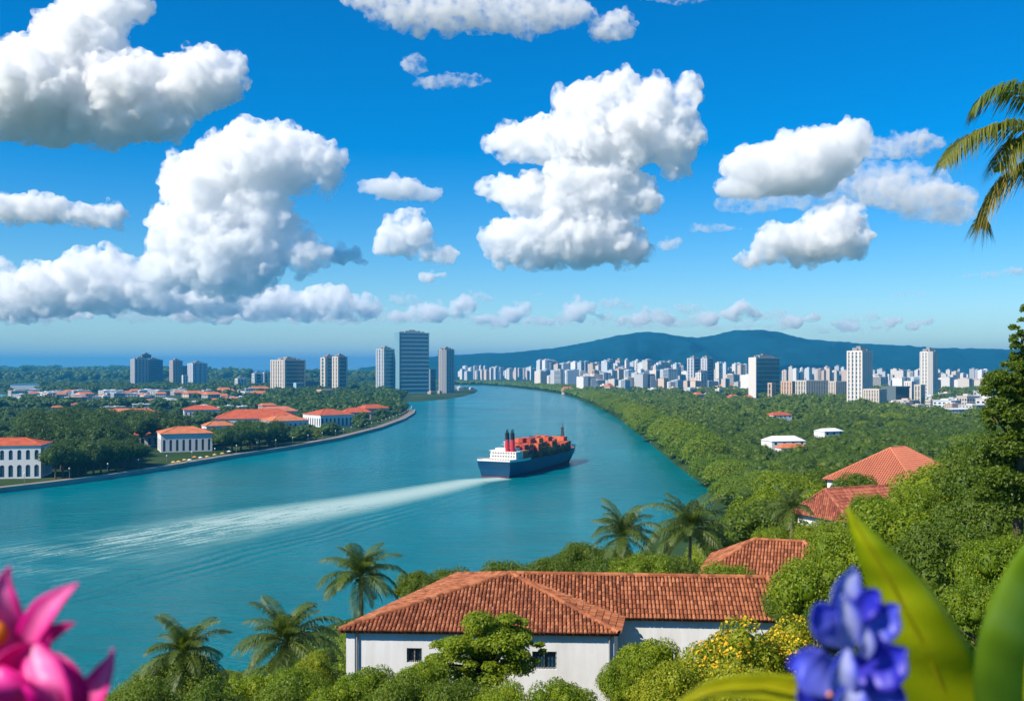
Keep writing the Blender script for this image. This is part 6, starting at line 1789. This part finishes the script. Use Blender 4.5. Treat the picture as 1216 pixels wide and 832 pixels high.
def pink_flower():
    D = .78
    pk = petal_mat('magenta_petal', (.78, .0, .26), (.92, .06, .42), (.80, .0, .28)); pk2 = petal_mat('pink_petal', (.86, .005, .34), (.94, .26, .56), (.84, .0, .32))
    core = petal_mat('orange_throat', (.85, .22, .0), (.9, .42, .02), (.8, .1, .02))
    b0 = P(30, 800, D); g0 = gz(b0.x, b0.y)
    t = empty('pink_flower', (b0.x, b0.y, g0)); setp(t, 'blurred magenta pink flower with pointed petals and orange throat in the lower left corner', 'flower')
    o = Vector(t.location)
    sets = [([(28, 800, D, 10), (14, 760, D - .01, 20), (6, 720, D - .02, 17), (5, 692, D - .02, 9), (12, 672, D - .02, 1)], pk2, .3, .3),
            ([(22, 790, D, 8), (34, 758, D - .02, 17), (52, 728, D - .03, 18), (72, 708, D - .03, 10), (93, 692, D - .03, .8)], pk2, .35, -.3),
            ([(30, 790, D + .01, 6), (46, 764, D, 10), (64, 749, D, 9), (89, 739, D, .8)], pk, .3, .2),
            ([(0, 842, D - .04, 20), (14, 806, D - .05, 30), (36, 780, D - .05, 26), (52, 768, D - .04, 10), (58, 762, D - .04, 2)], pk, .5, .35),
            ([(72, 850, D - .06, 26), (64, 815, D - .07, 31), (52, 785, D - .06, 26), (42, 766, D - .05, 9)], pk2, .55, -.25),
            ([(92, 852, D - .05, 10), (88, 822, D - .06, 16), (76, 795, D - .06, 12), (64, 776, D - .05, 3)], pk, .4, .5),
            ([(98, 855, D + .01, 12), (110, 826, D, 19), (124, 800, D, 14), (132, 782, D, 6), (134, 769, D, .8)], pk2, .35, -.35),
            ([(-20, 800, D, 12), (-28, 770, D, 16), (-30, 735, D, 12), (-34, 700, D, 1)], pk, .35, 0.),
            ([(30, 862, D - .02, 30), (20, 838, D - .06, 34), (6, 812, D - .07, 26), (-4, 790, D - .06, 6)], pk, .5, .1)]
    sets += [([(60, 870, D + .02, 40), (48, 825, D + .02, 46), (34, 790, D + .02, 36), (22, 768, D + .02, 16), (16, 758, D + .02, 3)], pk, .2, .0)]
    for cl, m, cup, tl in sets: blade('petal', cl, m, t, o, cup, tilt=tl)
    tm_ = principled('orange_throat_tissue', (.85, .17, .004), .45, .3, 40)
    for (px, py, r, dd) in ((-2, 752, 11, -.025), (21, 773, 6, -.05)):
        th = MB(); sv, sf = ico(3); c = P(px, py, D + dd) - o; R = r / FPX * D; th.add([c + Vector(v) * R for v in sv * np.array([1, .8, 1.25])], [tuple(f) for f in sf]); th.build('throat', tm_, t, smooth=True)
    stem(o, [b0 + Vector((0, .01, -.02)), (b0.x, b0.y + .02, (b0.z + g0) / 2), (b0.x, b0.y, g0 - .05)], [.006, .007, .009], M_STEM, t)
pink_flower()

def blue_flower():
    D = .80
    bl = petal_mat('deep_blue_petal', (.008, .018, .50), (.06, .09, .74), (.30, .34, .80)); bl2 = petal_mat('pale_blue_petal', (.03, .06, .62), (.58, .62, .88), (.34, .38, .80))
    dk = petal_mat('violet_blue_petal', (.010, .012, .42), (.03, .04, .62), (.08, .06, .6))
    b0 = P(1010, 860, D); g0 = gz(b0.x, b0.y)
    t = empty('blue_flower', (b0.x, b0.y, g0)); setp(t, 'blurred deep blue flower spike with pale markings before the tall yellow green leaf', 'flower')
    o = Vector(t.location)
    sets = [([(1006, 745, D, 10), (1002, 720, D - .01, 21), (1006, 697, D - .01, 19), (1012, 683, D, 10), (1014, 673, D, 2)], bl2, .4, .2),
            ([(1000, 760, D - .01, 12), (984, 745, D - .02, 24), (975, 728, D - .02, 19), (974, 715, D - .02, 6)], bl, .45, .3),
            ([(1012, 755, D - .02, 12), (1034, 742, D - .03, 26), (1050, 735, D - .03, 22), (1060, 724, D - .03, 10), (1068, 719, D - .03, 1)], bl, .4, -.3),
            ([(1015, 735, D - .03, 8), (1026, 722, D - .035, 15), (1036, 708, D - .03, 12), (1042, 700, D - .03, 3)], dk, .4, -.2),
            ([(1004, 770, D - .04, 8), (1008, 745, D - .05, 15), (1004, 720, D - .05, 12), (1000, 706, D - .05, 3)], bl2, .5, .1),
            ([(1005, 800, D - .03, 14), (975, 800, D - .04, 26), (955, 792, D - .04, 25), (943, 790, D - .03, 12), (938, 794, D - .03, 2)], bl, .45, .2),
            ([(1012, 800, D - .03, 12), (1040, 790, D - .04, 30), (1060, 782, D - .04, 24), (1072, 774, D - .04, 8), (1078, 772, D - .04, 1)], dk, .45, -.25),
            ([(1000, 850, D - .02, 14), (975, 835, D - .03, 25), (958, 822, D - .03, 20), (950, 812, D - .03, 4)], dk, .4, .3),
            ([(1015, 850, D - .03, 14), (1040, 838, D - .04, 27), (1056, 822, D - .04, 20), (1060, 806, D - .04, 4)], bl, .45, -.2),
            ([(1002, 840, D - .05, 8), (1000, 812, D - .06, 17), (1002, 790, D - .06, 15), (1006, 770, D - .05, 4)], bl2, .5, .05),
            ([(1006, 872, D - .05, 12), (1008, 845, D - .06, 20), (1012, 822, D - .06, 16), (1016, 806, D - .05, 3)], bl2, .5, -.1),
            ([(1026, 780, D - .045, 5), (1030, 765, D - .05, 9), (1028, 750, D - .05, 7), (1026, 742, D - .05, 1)], bl2, .5, -.1)]
    for cl, m, cup, tl in sets: blade('petal', cl, m, t, o, cup, tilt=tl)
    sm_ = principled('orange_stamen', (.75, .25, .12), .5, .2, 40)
    for px, py, r in ((985, 824, 3.2),):
        mb = MB(); sv, sf = ico(2); c = P(px, py, D - .065) - o; R = r / FPX * D; mb.add([c + Vector(v) * R for v in sv], [tuple(f) for f in sf]); mb.build('stamen', sm_, t, smooth=True)
    stem(o, [P(1010, 740, D), b0, (b0.x + .01, b0.y, (b0.z + g0) / 2), (b0.x, b0.y, g0 - .05)], [.003, .005, .006, .008], M_STEM, t)
blue_flower()

def strap_leaves():
    yel = petal_mat('yellow_green_leaf', (.30, .44, .006), (.60, .64, .014), (.50, .58, .01), 9, .5, .35); grn = petal_mat('dark_green_leaf', (.16, .28, .008), (.035, .12, .012), (.02, .08, .01), 9, .35, .3); yl2 = petal_mat('yellow_leaf', (.44, .48, .01), (.66, .60, .015), (.52, .52, .01), 9, .5, .35)
    def leaf(label, cl, mat, name='strap_leaf', **kw):
        b = P(cl[0][0], cl[0][1], cl[0][2]); g0 = gz(b.x, b.y); t = empty(name, (b.x, b.y, g0)); setp(t, label, 'leaf', None); o = Vector(t.location)
        lf = blade('blade', cl, mat, t, o, **kw)
        hw = cl[0][3] / FPX * cl[0][2]
        stem(o, [b + Vector((0, .012, .03)), (b.x, b.y + .01, b.z - .12), (b.x, b.y, g0 - .04)], [.010, .012, .014], M_STEM, t)
        pts = [P(x, y, D - .004) - o for x, y, D, w in cl]
        mb = MB(); mb.tube(pts, [max(.0006, .0032 * (1 - i / len(pts))) for i in range(len(pts))], 6); mb.build('midrib', yl2, t, smooth=True)
    leaf('tall yellow green strap leaf slanting up left behind the blue flower', [(1166, 910, 1.05, 54), (1126, 830, 1.03, 53), (1092, 755, 1.0, 42), (1060, 695, .99, 30), (1034, 652, .98, 17), (1016, 622, .98, 8), (1006, 602, .98, 1)], yel, cup=-.38, tilt=-.35)
    leaf('dark green upright leaf with a pale edge in the lower right corner', [(1228, 900, .92, 52), (1219, 825, .92, 56), (1222, 760, .91, 52), (1232, 700, .91, 40), (1246, 650, .90, 24), (1260, 610, .9, 6), (1268, 590, .9, .6)], grn, cup=-.3, tilt=-.25)
    leaf('yellow curved leaf arching along the bottom edge left of the blue flower', [(1090, 905, .86, 34), (1030, 858, .86, 34), (960, 826, .86, 22), (900, 815, .86, 15), (845, 818, .86, 10), (806, 834, .86, 1)], yl2, cup=.25, tilt=.15)
strap_leaves()
